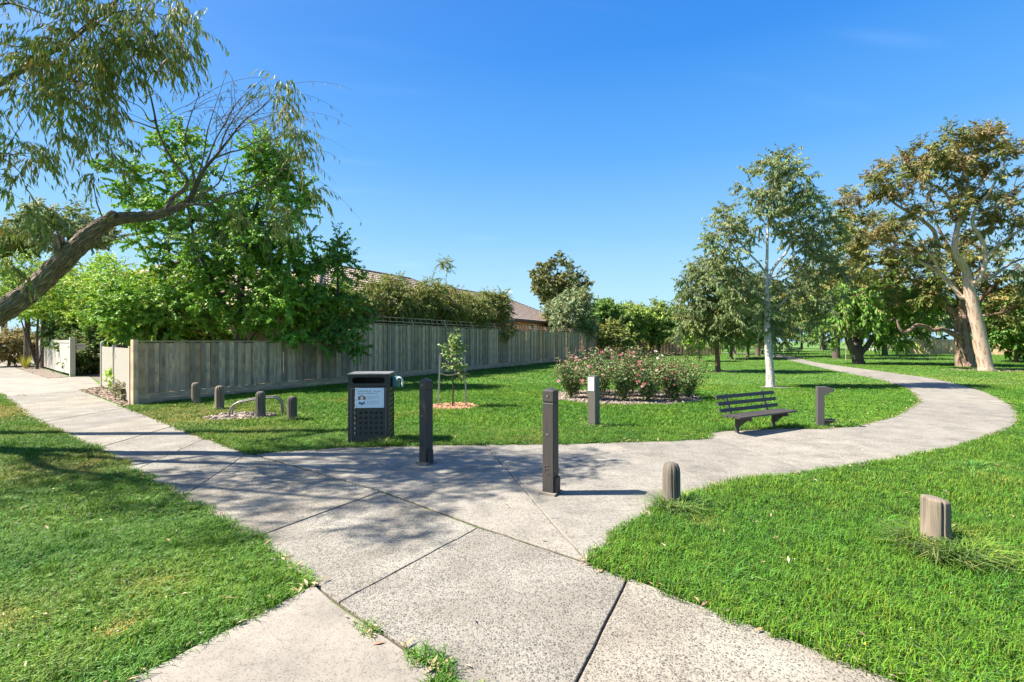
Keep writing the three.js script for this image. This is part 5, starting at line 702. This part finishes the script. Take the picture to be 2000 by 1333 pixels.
// ---------------------------------------------------------------- park furniture
function bollard(at, turn, label) { // square recycled-plastic post with a low pyramid top, a groove, bolt heads and a locking foot
  const o = thing('square_bollard', label, 'bollard', at, turn), s = 0.135, body = new RoundedBoxGeometry(s, 1.0, s, 2, 0.009);
  part('post', body, M.bollard, o, [0, 0.5 + 0.004, 0]);
  const cap = new THREE.CylinderGeometry(0.006, s * 0.707 - 0.004, 0.035, 4, 1).rotateY(Math.PI / 4), hd = new RoundedBoxGeometry(s, 0.128, s, 2, 0.009);
  part('head', hd, M.bollard, o, [0, 1.008 + 0.068, 0]); part('neck', new THREE.BoxGeometry(s - 0.014, 0.02, s - 0.014), M.iron, o, [0, 1.008, 0]); part('top', cap, M.bollard, o, [0, 1.139 + 0.0155, 0]);
  for (const y of [1.08, 0.66]) part('bolt', new THREE.CylinderGeometry(0.009, 0.009, 0.008, 10).rotateX(Math.PI / 2), M.steel, o, [-0.005, y, s / 2 + 0.002]);
  part('locking_foot', new RoundedBoxGeometry(0.035, 0.19, 0.085, 1, 0.006), M.bollard, o, [s / 2 + 0.016, 0.1, 0]);
  const em = new Builder(); for (const [a, b] of [[[-0.028, 0.32], [-0.028, 0.24]], [[-0.028, 0.32], [0.02, 0.32]], [[-0.028, 0.28], [0.016, 0.28]], [[-0.016, 0.245], [0.02, 0.245]], [[-0.016, 0.225], [0.018, 0.225]]]) em.tube([[...a, 0, 0.0035], [...b, 0, 0.0035]], 5); part('maker_mark', em.build(), M.bollard, o, [0.0, 0, s / 2 + 0.001]);
  part('footing', new THREE.BoxGeometry(0.2, 0.05, 0.2), M.footing, o, [0, 0.004, 0]);
  return o;
}
bollard([-1.18, 0.02, -6.75], -0.62, 'dark square bollard standing on the path beside the bin'); bollard([0.425, 0.02, -5.42], -0.55, 'dark square bollard standing on the path beside the round timber post');

function timberPost(at, rad, h, cut, tone, label, turn = 0) { // round log with a domed or sawn top and drying cracks
  const o = thing('timber_post', label, 'bollard', at, turn, 'round timber posts'), n = 64, b = new Builder(), r = rng(400 + Math.round(at[0] * 10));
  const prof = cut ? [[rad * 1.02, -0.12], [rad, 0.1], [rad * 0.99, h - 0.06], [rad * 0.98, h - 0.026], [rad * 0.92, h - 0.009], [rad * 0.6, h - 0.001], [0.001, h]] : [[rad * 1.02, -0.12], [rad, 0.1], [rad * 0.98, h - 0.11], [rad * 0.93, h - 0.06], [rad * 0.74, h - 0.018], [rad * 0.4, h - 0.003], [0.001, h]];
  const cracks = [...Array(9)].map(() => [r() * 6.283, 0.05 + r() * 0.07, r() * 0.5]);
  prof.forEach(([q, y], k) => { for (let e = 0; e <= n; e++) { const a = (e % n) / n * 6.283, cr = cracks.reduce((m, [c, w, low]) => { const d = Math.abs(((a - c + 9.42) % 6.283) - 3.14159); return d < 0.06 && y > h * low ? Math.min(m, 1 - w * 2.2) : m; }, 1); b.p.push(Math.cos(a) * q * (k < 5 ? cr : 1), y - (cut ? 0.016 * Math.cos(a - 0.6) * (k > 1 ? 1 : 0) * q / rad : 0), Math.sin(a) * q * (k < 5 ? cr : 1)); b.u.push(e / n * 0.6, y + (k > 4 ? (rad - q) : 0)); } if (k) for (let e = 0; e < n; e++) { const i = (k - 1) * (n + 1) + e; b.i.push(i, i + n + 1, i + n + 2, i, i + n + 2, i + 1); } });
  part('log', b.build(), tone, o); return o;
}
timberPost([1.605, 0, -4.95], 0.088, 0.48, false, M.log[1], 'round grey timber post at the path edge beside the dark bollard'); timberPost([3.36, 0, -3.9], 0.095, 0.46, true, M.log[0], 'stout round timber post with a sawn sloping top in long grass', 0.4);
timberPost([-8.4, 0, -13.06], 0.105, 0.6, false, M.log[0], 'round timber post standing closest to the fence corner post'); timberPost([-7.2, 0, -12.1], 0.105, 0.6, false, M.log[0], 'round timber post second from the fence corner post'); timberPost([-5.55, 0, -10.85], 0.105, 0.59, false, M.log[1], 'round timber post standing in front of the bike rack'); timberPost([-4.63, 0, -10.35], 0.1, 0.54, false, M.log[2], 'dark round timber post in shaded grass between bike rack and bin');

{ // low tubular bike rack
  M.rackSteel = std([0.22, 0.195, 0.165], 0.5, { metalness: 0.4 });
  const o = thing('bike_rack', 'low grey steel bike rack of two bent hoops', 'bike rack', [-5.75, 0, -11.1], 0.35);
  for (const dz of [-0.16, 0.16]) { const b = new Builder(); b.tube(smoothLine([[-0.52, -0.1, dz], [-0.52, 0.16, dz], [-0.44, 0.3, dz], [-0.2, 0.37, dz], [0.2, 0.42, dz], [0.42, 0.4, dz], [0.5, 0.28, dz], [0.52, -0.1, dz]], 40).map((p) => [...p, 0.019]), 10); part('hoop', b.build(), M.rackSteel, o); }
  const b = new Builder(); b.tube([[-0.3, 0.33, -0.16, 0.016], [-0.3, 0.33, 0.16, 0.016]], 8); b.tube([[0.3, 0.41, -0.16, 0.016], [0.3, 0.41, 0.16, 0.016]], 8); part('cross_bar', b.build(), M.rackSteel, o);
}
{ // litter bin with perforated door, slot and sign
  const o = thing('litter_bin', 'dark steel litter bin with perforated door and white dog sign', 'litter bin', [-2.36, 0.0, -8.28], 0.09), W = 0.66, D = 0.55;
  const perforated = (w, h, cols, rows, pitch, hole, y0, thick = 0.004) => { const s = new THREE.Shape(); s.moveTo(-w / 2, 0); s.lineTo(w / 2, 0); s.lineTo(w / 2, h); s.lineTo(-w / 2, h); s.closePath(); for (let c = 0; c < cols; c++) for (let q = 0; q < rows; q++) { const x = (c - (cols - 1) / 2) * pitch, y = y0 + q * pitch, e = hole / 2, p = new THREE.Path(); p.moveTo(x - e, y - e); p.lineTo(x - e, y + e); p.lineTo(x + e, y + e); p.lineTo(x + e, y - e); p.closePath(); s.holes.push(p); } return new THREE.ExtrudeGeometry(s, { depth: thick, bevelEnabled: false }); };
  M.bin = std([0.05, 0.041, 0.031], 0.5); M.binLiner = std([0.10, 0.12, 0.10], 0.6);
  part('door', perforated(W - 0.1, 0.86, 6, 11, 0.083, 0.042, 0.14), M.bin, o, [0, 0.06, D / 2 - 0.004]);
  for (const s of [-1, 1]) { part('corner_post', new RoundedBoxGeometry(0.045, 0.96, 0.045, 1, 0.006), M.bin, o, [s * (W / 2 - 0.0225), 0.48, D / 2 - 0.0225]); part('corner_post', new RoundedBoxGeometry(0.045, 0.96, 0.045, 1, 0.006), M.bin, o, [s * (W / 2 - 0.0225), 0.48, -D / 2 + 0.0225]); part('side_panel', perforated(D - 0.09, 0.9, 5, 10, 0.083, 0.05, 0.08), M.bin, o, [s * (W / 2 - 0.012) - 0.002, 0.03, 0], [0, Math.PI / 2, 0]); }
  part('back_panel', perforated(W - 0.09, 0.9, 6, 10, 0.083, 0.042, 0.08), M.bin, o, [0, 0.03, -D / 2 + 0.006]);
  part('liner', new RoundedBoxGeometry(W - 0.16, 0.86, D - 0.16, 2, 0.03), M.binLiner, o, [0, 0.47, 0]);
  const hood = new THREE.Shape(), hole = new THREE.Path(); hood.moveTo(-W / 2, 0); hood.lineTo(W / 2, 0); hood.lineTo(W / 2, 0.185); hood.lineTo(-W / 2, 0.185); hood.closePath(); const hx = 0.26, hy0 = 0.045, hy1 = 0.145, rr = 0.045; hole.moveTo(-hx + rr, hy0); hole.lineTo(hx - rr, hy0); hole.absarc(hx - rr, hy0 + rr, rr, -Math.PI / 2, 0); hole.lineTo(hx, hy1 - rr); hole.absarc(hx - rr, hy1 - rr, rr, 0, Math.PI / 2); hole.lineTo(-hx + rr, hy1); hole.absarc(-hx + rr, hy1 - rr, rr, Math.PI / 2, Math.PI); hole.lineTo(-hx, hy0 + rr); hole.absarc(-hx + rr, hy0 + rr, rr, Math.PI, Math.PI * 1.5); hood.holes.push(hole);
  part('hood_front', new THREE.ExtrudeGeometry(hood, { depth: 0.004, bevelEnabled: false }), M.iron, o, [0, 0.965, D / 2 - 0.002]); part('hood_side', new THREE.BoxGeometry(0.004, 0.185, D - 0.006), M.bin, o, [W / 2 - 0.002, 1.0575, -0.003]); part('hood_side', new THREE.BoxGeometry(0.004, 0.185, D - 0.006), M.bin, o, [-W / 2 + 0.002, 1.0575, -0.003]); part('hood_back', new THREE.BoxGeometry(W - 0.01, 0.185, 0.004), M.bin, o, [0, 1.0575, -D / 2 + 0.004]);
  part('lid', new RoundedBoxGeometry(W + 0.02, 0.022, D + 0.02, 2, 0.008), std([0.30, 0.27, 0.23], 0.4, { metalness: 0.4 }), o, [0, 1.1615, 0]); part('ledge', new THREE.BoxGeometry(W + 0.006, 0.012, D + 0.006), M.bin, o, [0, 0.962, 0]);
  part('door_frame', mergeGeometries([new THREE.BoxGeometry(W - 0.09, 0.016, 0.012).translate(0, 0.43, 0), new THREE.BoxGeometry(0.014, 0.86, 0.012).translate(-W / 2 + 0.052, -0.008, 0), new THREE.BoxGeometry(0.014, 0.86, 0.012).translate(W / 2 - 0.052, -0.008, 0)]), std([0.16, 0.145, 0.125], 0.4, { metalness: 0.4 }), o, [0, 0.5, D / 2 + 0.004]);
  part('plinth', new THREE.BoxGeometry(W - 0.04, 0.05, D - 0.04), M.iron, o, [0, 0.025, 0]);
  const c = document.createElement('canvas'); c.width = 720; c.height = 512; const x = c.getContext('2d'); x.fillStyle = '#e9ecef'; x.fillRect(0, 0, 720, 512);
  x.fillStyle = '#151b20'; x.font = 'bold 47px sans-serif'; x.fillText('PLEASE PICK UP', 52, 92); x.font = 'bold 40px sans-serif'; x.fillText('after your', 452, 92); x.fillText('dog when visiting this area', 52, 146);
  x.fillStyle = '#8d979e'; for (const [y, w] of [[205, 330], [231, 300], [257, 335], [283, 170], [335, 340], [361, 310], [387, 350], [413, 200]]) { let q = 285; const rr2 = rng(y); while (q < 285 + w) { const e = 16 + rr2() * 40; x.fillRect(q, y, Math.min(e, 285 + w - q), 9); q += e + 9; } }
  x.fillStyle = '#8a4f38'; x.beginPath(); x.ellipse(100, 255, 38, 58, 0.35, 0, 7); x.fill(); x.beginPath(); x.ellipse(218, 255, 38, 58, -0.35, 0, 7); x.fill(); x.fillStyle = '#b98d6c'; x.beginPath(); x.ellipse(159, 240, 58, 62, 0, 0, 7); x.fill(); x.fillStyle = '#f4f1ec'; x.beginPath(); x.ellipse(159, 270, 30, 62, 0, 0, 7); x.fill(); x.beginPath(); x.ellipse(159, 325, 46, 34, 0, 0, 7); x.fill(); x.fillStyle = '#20262a'; for (const e of [132, 186]) { x.beginPath(); x.arc(e, 240, 9, 0, 7); x.fill(); } x.beginPath(); x.ellipse(159, 292, 17, 12, 0, 0, 7); x.fill(); x.fillStyle = '#1f5b52'; x.beginPath(); x.moveTo(86, 352); x.lineTo(159, 382); x.lineTo(232, 352); x.lineTo(236, 430); x.lineTo(182, 402); x.lineTo(192, 446); x.lineTo(126, 446); x.lineTo(136, 402); x.lineTo(82, 430); x.closePath(); x.fill();
  x.fillStyle = '#3c4347'; for (const [q, y] of [[28, 28], [692, 28], [28, 484], [692, 484]]) { x.beginPath(); x.arc(q, y, 10, 0, 7); x.fill(); }
  const tx = new THREE.CanvasTexture(c); tx.colorSpace = THREE.SRGBColorSpace;
  const plate = part('sign_plate', new RoundedBoxGeometry(0.46, 0.325, 0.006, 2, 0.0028), std([0.75, 0.77, 0.79], 0.4), o, [0.02, 0.775, D / 2 + 0.014]); plate.userData.label = 'white printed sign asking dog owners to pick up';
  part('print', new THREE.PlaneGeometry(0.446, 0.314), new THREE.MeshStandardMaterial({ map: tx, roughness: 0.35 }), plate, [0, 0, 0.0036]);
  const ds = part('bag_dispenser', new RoundedBoxGeometry(0.13, 0.2, 0.16, 3, 0.04), std([0.05, 0.16, 0.15], 0.4), o, [W / 2 + 0.07, 1.01, 0.02]);
  const hose = new Builder(); hose.tube(smoothLine([[0.02, 0.03, 0.08], [0.06, 0.08, 0.11], [0.1, 0.07, 0.12], [0.125, 0.02, 0.12], [0.12, -0.07, 0.12]], 16).map((p) => [...p, 0.017]), 8); part('bag_tail', hose.build(), std([0.62, 0.64, 0.58], 0.6), ds);
}
{ // sign post with a dog pictogram
  const o = thing('dog_sign_post', 'square grey-green post with a white dog sign in front of the roses', 'sign post', [1.6, 0, -9.62], -0.72), s = 0.17;
  part('post', new RoundedBoxGeometry(s, 1.04, s, 2, 0.008), M.signPost, o, [0, 0.5, 0]);
  const c = document.createElement('canvas'); c.width = 256; c.height = 480; const x = c.getContext('2d'); x.fillStyle = '#e6e8e8'; x.fillRect(0, 0, 256, 480); x.fillStyle = '#16181a'; x.save(); x.translate(120, 92); x.rotate(-0.25);
  x.beginPath(); x.ellipse(0, 0, 40, 15, 0.1, 0, 7); x.fill(); x.beginPath(); x.ellipse(46, -22, 18, 12, 0.3, 0, 7); x.fill(); x.fillRect(26, -20, 18, 22); for (const [q, a] of [[-34, 0.5], [-22, 0.1], [22, -0.2], [34, -0.5]]) { x.save(); x.translate(q, 6); x.rotate(a); x.fillRect(-5, 0, 9, 40); x.restore(); } x.save(); x.translate(-38, -4); x.rotate(-2.3); x.fillRect(0, -4, 40, 8); x.restore(); x.restore();
  x.fillStyle = '#7c8488'; let q = 36; const rr = rng(9); while (q < 220) { const e = 10 + rr() * 26; x.fillRect(q, 232, Math.min(e, 222 - q), 10); q += e + 8; }
  const tx = new THREE.CanvasTexture(c); tx.colorSpace = THREE.SRGBColorSpace; const pl = part('sign_plate', new RoundedBoxGeometry(0.138, 0.262, 0.005, 1, 0.002), std([0.75, 0.76, 0.76], 0.4), o, [-0.008, 0.86, s / 2 + 0.004]); part('print', new THREE.PlaneGeometry(0.13, 0.252), new THREE.MeshStandardMaterial({ map: tx, roughness: 0.35 }), pl, [0, 0, 0.0032]);
}
// park bench
function bench(label, at, turn) { // x along the seat, z the way one faces; three back slats, three seat planks on bracketed posts
  const o = thing('park_bench', label, 'bench', at, turn, 'park benches'), L = 1.78, slat = boxUV(L, 0.066, 0.032, 0, 0, true), plank = boxUV(L, 0.03, 0.11, 0.2, 0.3, true);
  M.benchPaint ??= withMap(weathered(77, [0.055, 0.045, 0.038], 22, 0.2), [1, 1, 1], { roughness: 0.6 });
  for (const [y, z] of [[0.405, -0.145], [0.525, -0.185], [0.645, -0.225]]) part('back_slat', slat, M.benchPaint, o, [0, y, z], [-0.32, 0, 0]);
  for (const z of [-0.04, 0.085, 0.21]) part('seat_plank', plank, M.benchPaint, o, [0, 0.325, z]);
  for (const x of [-0.56, 0.56]) {
    part('leg', new RoundedBoxGeometry(0.045, 0.33, 0.06, 1, 0.006), M.benchPaint, o, [x, 0.165, -0.02]);
    part('back_post', new RoundedBoxGeometry(0.045, 0.42, 0.035, 1, 0.006), M.benchPaint, o, [x, 0.49, -0.205], [-0.32, 0, 0]);
    part('seat_bearer', new RoundedBoxGeometry(0.05, 0.055, 0.42, 1, 0.006), M.benchPaint, o, [x, 0.278, 0.06]);
    const s = new THREE.Shape(); s.moveTo(0, 0); s.lineTo(0.17, 0.15); s.lineTo(0, 0.15); s.closePath(); part('bracket', new THREE.ExtrudeGeometry(s, { depth: 0.03, bevelEnabled: false }).rotateY(-Math.PI / 2), M.benchPaint, o, [x + 0.015, 0.1, 0.015]);
  }
  return o;
}
const b0 = bench('dark slatted park bench on the concrete beside the drinking tap', [4.62, 0.02, -9.28], 0.53);
copy(b0, 'small distant dark bench beside the far bend of the path', [37.2, 0, -65], -1.1, 1.25);
{ // drinking tap post: slim channel column, hooded top reaching forward, dog bowl at the foot
  const o = thing('drinking_tap', 'slim grey drinking tap column with a hooded top and dog bowl', 'drinking fountain', [6.07, 0, -9.68], -0.25), m = std([0.10, 0.09, 0.08], 0.5, { metalness: 0.2 }), s = new THREE.Shape();
  s.moveTo(-0.06, 0); s.lineTo(0.03, 0); s.lineTo(0.05, 0.1); s.lineTo(0.05, 0.62); s.lineTo(0.13, 0.70); s.lineTo(0.22, 0.715); s.lineTo(0.215, 0.765); s.lineTo(0.10, 0.80); s.lineTo(-0.06, 0.80); s.closePath();
  part('column', new THREE.ExtrudeGeometry(s, { depth: 0.11, bevelEnabled: true, bevelSize: 0.006, bevelThickness: 0.006, bevelSegments: 2 }).translate(0, 0, -0.055), m, o);
  part('column_recess', new RoundedBoxGeometry(0.012, 0.44, 0.07, 1, 0.004), std([0.17, 0.14, 0.12], 0.5, { metalness: 0.2 }), o, [0.058, 0.36, 0]);
  part('spout', new THREE.CylinderGeometry(0.014, 0.014, 0.06, 10), M.steel, o, [0.15, 0.68, 0]); part('push_button', new THREE.CylinderGeometry(0.018, 0.018, 0.014, 12).rotateZ(Math.PI / 2), M.steel, o, [0.066, 0.64, 0]);
  const bowl = [[0.0, 0.0], [0.06, 0.0], [0.10, 0.045], [0.125, 0.055], [0.12, 0.062], [0.095, 0.052], [0.055, 0.015], [0, 0.012]].map(([a, b]) => new THREE.Vector2(a, b)); part('dog_bowl', new THREE.LatheGeometry(bowl, 20), m, o, [0.16, 0.10, 0]); part('bowl_arm', new RoundedBoxGeometry(0.14, 0.05, 0.08, 1, 0.008), m, o, [0.09, 0.085, 0]); part('footing', new THREE.BoxGeometry(0.34, 0.03, 0.28), M.footing, o, [0.05, 0.008, 0]);
}
// staked saplings
function sapling(label, at, seed, h = 2.1, rich = 1) {
  const x = at[0], z = at[2], o = thing('staked_sapling', label, 'sapling', at, 0, 'staked saplings on the lawn');
  const t = growTree({ seed, base: at, limbs: [[[x, 0, z, 0.022], [x + 0.01, 0.5, z, 0.018], [x - 0.01, 1.1, z, 0.014], [x + 0.03, h - 0.1, z, 0.005]]], lush: 1, lobes: [[x, 1.35, z, 0.3, 0.45, 0.3, Math.round(12 * rich)], [x + 0.1, 1.0, z, 0.3, 0.25, 0.25, Math.round(6 * rich)], [x + 0.02, 1.85, z, 0.12, 0.25, 0.12, 3]], rc: 0.17, twigs: 5, per: 6, len: 0.075, wid: 0.05, droop: 0.2, colors: [[0.28, 0.40, 0.09], [0.22, 0.35, 0.07], [0.34, 0.42, 0.13]], odd: [[0.35, 0.27, 0.10]], oddShare: 0.1, tip: 0.004, twigR: 0.0025, wobble: 0 });
  part('trunk', t.wood, M.barkBrown, o); part('crown', t.leaves, leafMat, o);
  const st = new THREE.BoxGeometry(0.038, 1.36, 0.038), wood = std([0.48, 0.40, 0.31], 0.85);
  part('stake', st, wood, o, [-0.345, 0.66, 0.04], [0, 0, -0.04]); part('stake', st, wood, o, [0.325, 0.63, -0.02], [0, 0, 0.03]);
  const strap = new Builder(); strap.tube(smoothLine([[-0.33, 0.88, 0.05], [-0.15, 0.83, 0.02], [0, 0.84, 0.03], [0.16, 0.87, 0.01], [0.32, 0.86, 0]], 18).map((p) => [...p, 0.016]), 6); part('tie_strap', strap.build(), std([0.52, 0.42, 0.30], 0.9), o); return o;
}
sapling('leafy staked sapling in a ring of orange bark before the timber fence', [-1.52, 0, -12.6], 501);
for (const [x, z, s, label] of [[20.4, -44.2, 502, 'small staked sapling on the lawn near the small dark shade tree'], [39, -70, 503, 'small staked sapling beyond the distant bench'], [34.5, -54, 504, 'small staked sapling left of the multi-stemmed tree'], [29.2, -42.5, 505, 'small staked sapling across the path from the white-trunked gum'], [38.5, -45.5, 506, 'small bushy staked sapling in front of the pale boundary fence']]) sapling(label, [x, 0, z], s, 2.1, 1);

// rose bed
{
  const r = rng(600), petal = new Builder(), g = () => r() * 2 - 1;
  for (let ring = 0; ring < 3; ring++) for (let k = 0; k < 6; k++) { const a = k / 6 * 6.283 + ring * 0.5, tilt = 0.25 + ring * 0.45, ax = V(Math.cos(a) * Math.cos(tilt), Math.sin(tilt), Math.sin(a) * Math.cos(tilt)), nr = V(-Math.cos(a) * Math.sin(tilt), Math.cos(tilt), -Math.sin(a) * Math.sin(tilt)); petal.leaf(V(0, 0, 0), ax, nr, 1 - ring * 0.22, 0.95 - ring * 0.2, [1, 1, 1], -0.22); }
  petal.c = []; const bloom = petal.build(), tones = { pink: std([0.66, 0.2, 0.22], 0.7, { side: THREE.DoubleSide }), pale: std([0.78, 0.38, 0.38], 0.7, { side: THREE.DoubleSide }), deep: std([0.58, 0.09, 0.13], 0.7, { side: THREE.DoubleSide }), cream: std([0.85, 0.78, 0.66], 0.7, { side: THREE.DoubleSide }) };
  const roseLeaf = leafy(0.25, 0.5), stem = std([0.13, 0.14, 0.06], 0.8);
  const bushes = [ // x, z, height, radius, flowers
    [1.75, -14.5, 0.95, 0.5, { pale: 2 }, 'low rose bush at the end of the bed towards the fence'], [2.35, -13.9, 1.05, 0.5, { pale: 2, pink: 2 }, 'rose bush with pink blooms directly behind the dog sign post'], [2.5, -15.2, 1.3, 0.55, { pink: 2, pale: 3 }, 'rose bush with pink blooms on the fence side of the bed'], [3.1, -13.7, 1.05, 0.5, { pink: 2, pale: 1, deep: 1 }, 'rose bush with deep pink blooms on the path side of the bed'], [3.0, -15.9, 1.45, 0.5, { cream: 6, pale: 3 }, 'tall rose bush with white blooms at the back of the bed'], [3.3, -14.8, 1.4, 0.55, { pink: 3, cream: 2 }, 'tall rose bush with pink blooms in the middle of the bed'],
    [3.75, -13.6, 1.0, 0.5, { deep: 3, pink: 3 }, 'rose bush with a low cluster of red-pink blooms'], [4.1, -14.6, 1.3, 0.55, { cream: 3, pink: 1 }, 'rose bush with a few cream blooms, centre right of the bed'], [3.9, -15.9, 1.4, 0.5, { cream: 4 }, 'tall rose bush with cream blooms and long shoots'], [4.55, -13.75, 0.95, 0.5, { pink: 3 }, 'rose bush with three pink blooms on the path side'], [4.75, -15.1, 1.2, 0.5, { cream: 1 }, 'rose bush with a single cream bloom'], [5.15, -14.3, 1.1, 0.5, {}, 'leafy rose bush without blooms at the bench end of the bed'], [2.0, -15.6, 1.2, 0.5, { pale: 4, cream: 2 }, 'rose bush with mixed pale blooms before the timber fence'],
  ];
  for (const [x, z, h, rad, fl, label] of bushes) {
    const o = thing('rose_bush', label, 'rose bush', [x, 0, z], 0, 'rose bushes in the mulched bed'), w = new Builder(), lv = new Builder(), tips = [], ax = V(), nr = V(), p = V();
    for (let k = 0; k < 17; k++) {
      const a = r() * 6.283, le = rad * (0.35 + r() * 0.75), H = h * (0.62 + r() * 0.42), pts = []; for (let q = 0; q <= 5; q++) { const t = q / 5; pts.push([Math.cos(a) * le * Math.pow(t, 1.3) + g() * 0.02, 0.02 + H * t, Math.sin(a) * le * Math.pow(t, 1.3) + g() * 0.02, lerp(0.009, 0.003, t)]); } w.tube(pts, 4); tips.push(pts[5]);
      for (let q = 1; q < 6; q++) for (let e = 0; e < (q < 2 ? 8 : 24); e++) { const t = pts[q]; p.set(t[0] + g() * 0.15, t[1] + g() * 0.12, t[2] + g() * 0.15); ax.set(g(), g() * 0.6 - 0.1, g()).normalize(); nr.set(g() * 0.7, 1, g() * 0.7).normalize(); nr.addScaledVector(ax, -nr.dot(ax)).normalize(); const c = q > 4 && r() < 0.4 ? [0.22, 0.10, 0.06] : r() < 0.08 ? [0.3, 0.28, 0.06] : [0.11 + r() * 0.07, 0.175 + r() * 0.08, 0.045 + r() * 0.03]; lv.leaf(p, ax, nr, 0.06 + r() * 0.03, 0.04, c); }
    }
    part('stems', w.build(), stem, o); part('foliage', lv.build(), roseLeaf, o);
    for (const [tone, n] of Object.entries(fl)) for (let k = 0; k < n; k++) { const t = tips[Math.floor(r() * tips.length)], low = tone === 'deep' || r() < 0.35; const b = part('bloom', bloom, tones[tone], o, [t[0] + g() * 0.08 + (low ? 0.1 : 0), low ? h * (0.35 + r() * 0.4) : t[1] + 0.05, t[2] + (low ? 0.2 + r() * 0.15 : 0.05 + g() * 0.05)], [0.7 + g() * 0.3, r() * 6, g() * 0.4]); b.scale.setScalar(0.042 + r() * 0.02); }
  }
}
// corner garden planting, picnic table
for (const [x, z, h, rad, seed, pal, label] of [[-12.6, -16.0, 0.95, 0.5, 701, PAL.lime, 'yellow-green flowering shrub in front of the white slat fence'], [-10.7, -14.0, 0.6, 0.42, 702, [[0.30, 0.26, 0.13], [0.24, 0.24, 0.10], [0.20, 0.22, 0.09]], 'dry straggly low shrub beside the fence corner post'], [-11.5, -14.9, 0.5, 0.4, 703, [[0.26, 0.24, 0.13], [0.22, 0.19, 0.10]], 'dry low shrub between the slat fence and footpath']])
  plantTree('low_shrub', label, 'shrub', 'low shrubs in the corner bed', simpleSpec(x, z, h, rad, 0.05, seed, { clumps: 46, rc: 0.22, twigs: 5, per: 7, len: 0.075, wid: 0.04, lush: 1, colors: pal, trunkR: 0.015, twigR: 0.002, tip: 0.004 }), M.barkBrown, leafMat, ['stems', 'foliage']);
{ // strappy clump and paired trunks by the white fence
  const o = thing('strap_plant', 'clump of yellow-green strap leaves in front of the white board fence', 'plant', [-29.6, 0, -29.9]), b = new Builder(), r = rng(710); for (let k = 0; k < 34; k++) { const a = r() * 6.283, e = 0.3 + r() * 0.5; b.leaf(V(0, 0, 0), V(Math.cos(a) * e, 1, Math.sin(a) * e).normalize(), V(-Math.cos(a), e, -Math.sin(a)).normalize(), 0.7 + r() * 0.5, 0.05, [0.3 + r() * 0.1, 0.36, 0.05]); } part('leaves', b.build(), leafMat, o);
  for (const [x, z, seed, label] of [[-30.6, -31.0, 711, 'slender rough-barked street tree against the white board fence'], [-29.0, -30.4, 712, 'second slender street tree against the white board fence, next to the strap leaves']]) plantTree('street_tree', label, 'tree', 'slender trees at the white board fence', simpleSpec(x, z, 7.5, 2.0, 3.2, seed, { clumps: 60, rc: 0.7, len: 0.16, wid: 0.05, droop: 0.5, sag: 0.5, colors: PAL.lime.concat(PAL.gum), trunkR: 0.16 }), M.barkRough);
}
{ const o = thing('picnic_table', 'pale picnic table with benches far across the lawn', 'picnic table', [62, 0, -84], 0.2), m = std([0.55, 0.5, 0.44], 0.8); for (let k = 0; k < 4; k++) part('table_plank', new THREE.BoxGeometry(2.2, 0.05, 0.17), m, o, [0, 0.76, -0.27 + k * 0.18]); for (const z of [-0.72, 0.72]) part('seat_plank', new THREE.BoxGeometry(2.2, 0.05, 0.28), m, o, [0, 0.45, z]); for (const x of [-0.75, 0.75]) { part('leg', new THREE.BoxGeometry(0.1, 0.74, 0.1), m, o, [x, 0.37, -0.22], [0.3, 0, 0]); part('leg', new THREE.BoxGeometry(0.1, 0.74, 0.1), m, o, [x, 0.37, 0.22], [-0.3, 0, 0]); part('seat_bearer', new THREE.BoxGeometry(0.08, 0.08, 1.5), m, o, [x, 0.39, 0]); } }

scene.traverse((o) => { if (o.isMesh) { o.castShadow = true; o.receiveShadow = true; } });
renderer.render(scene, camera);
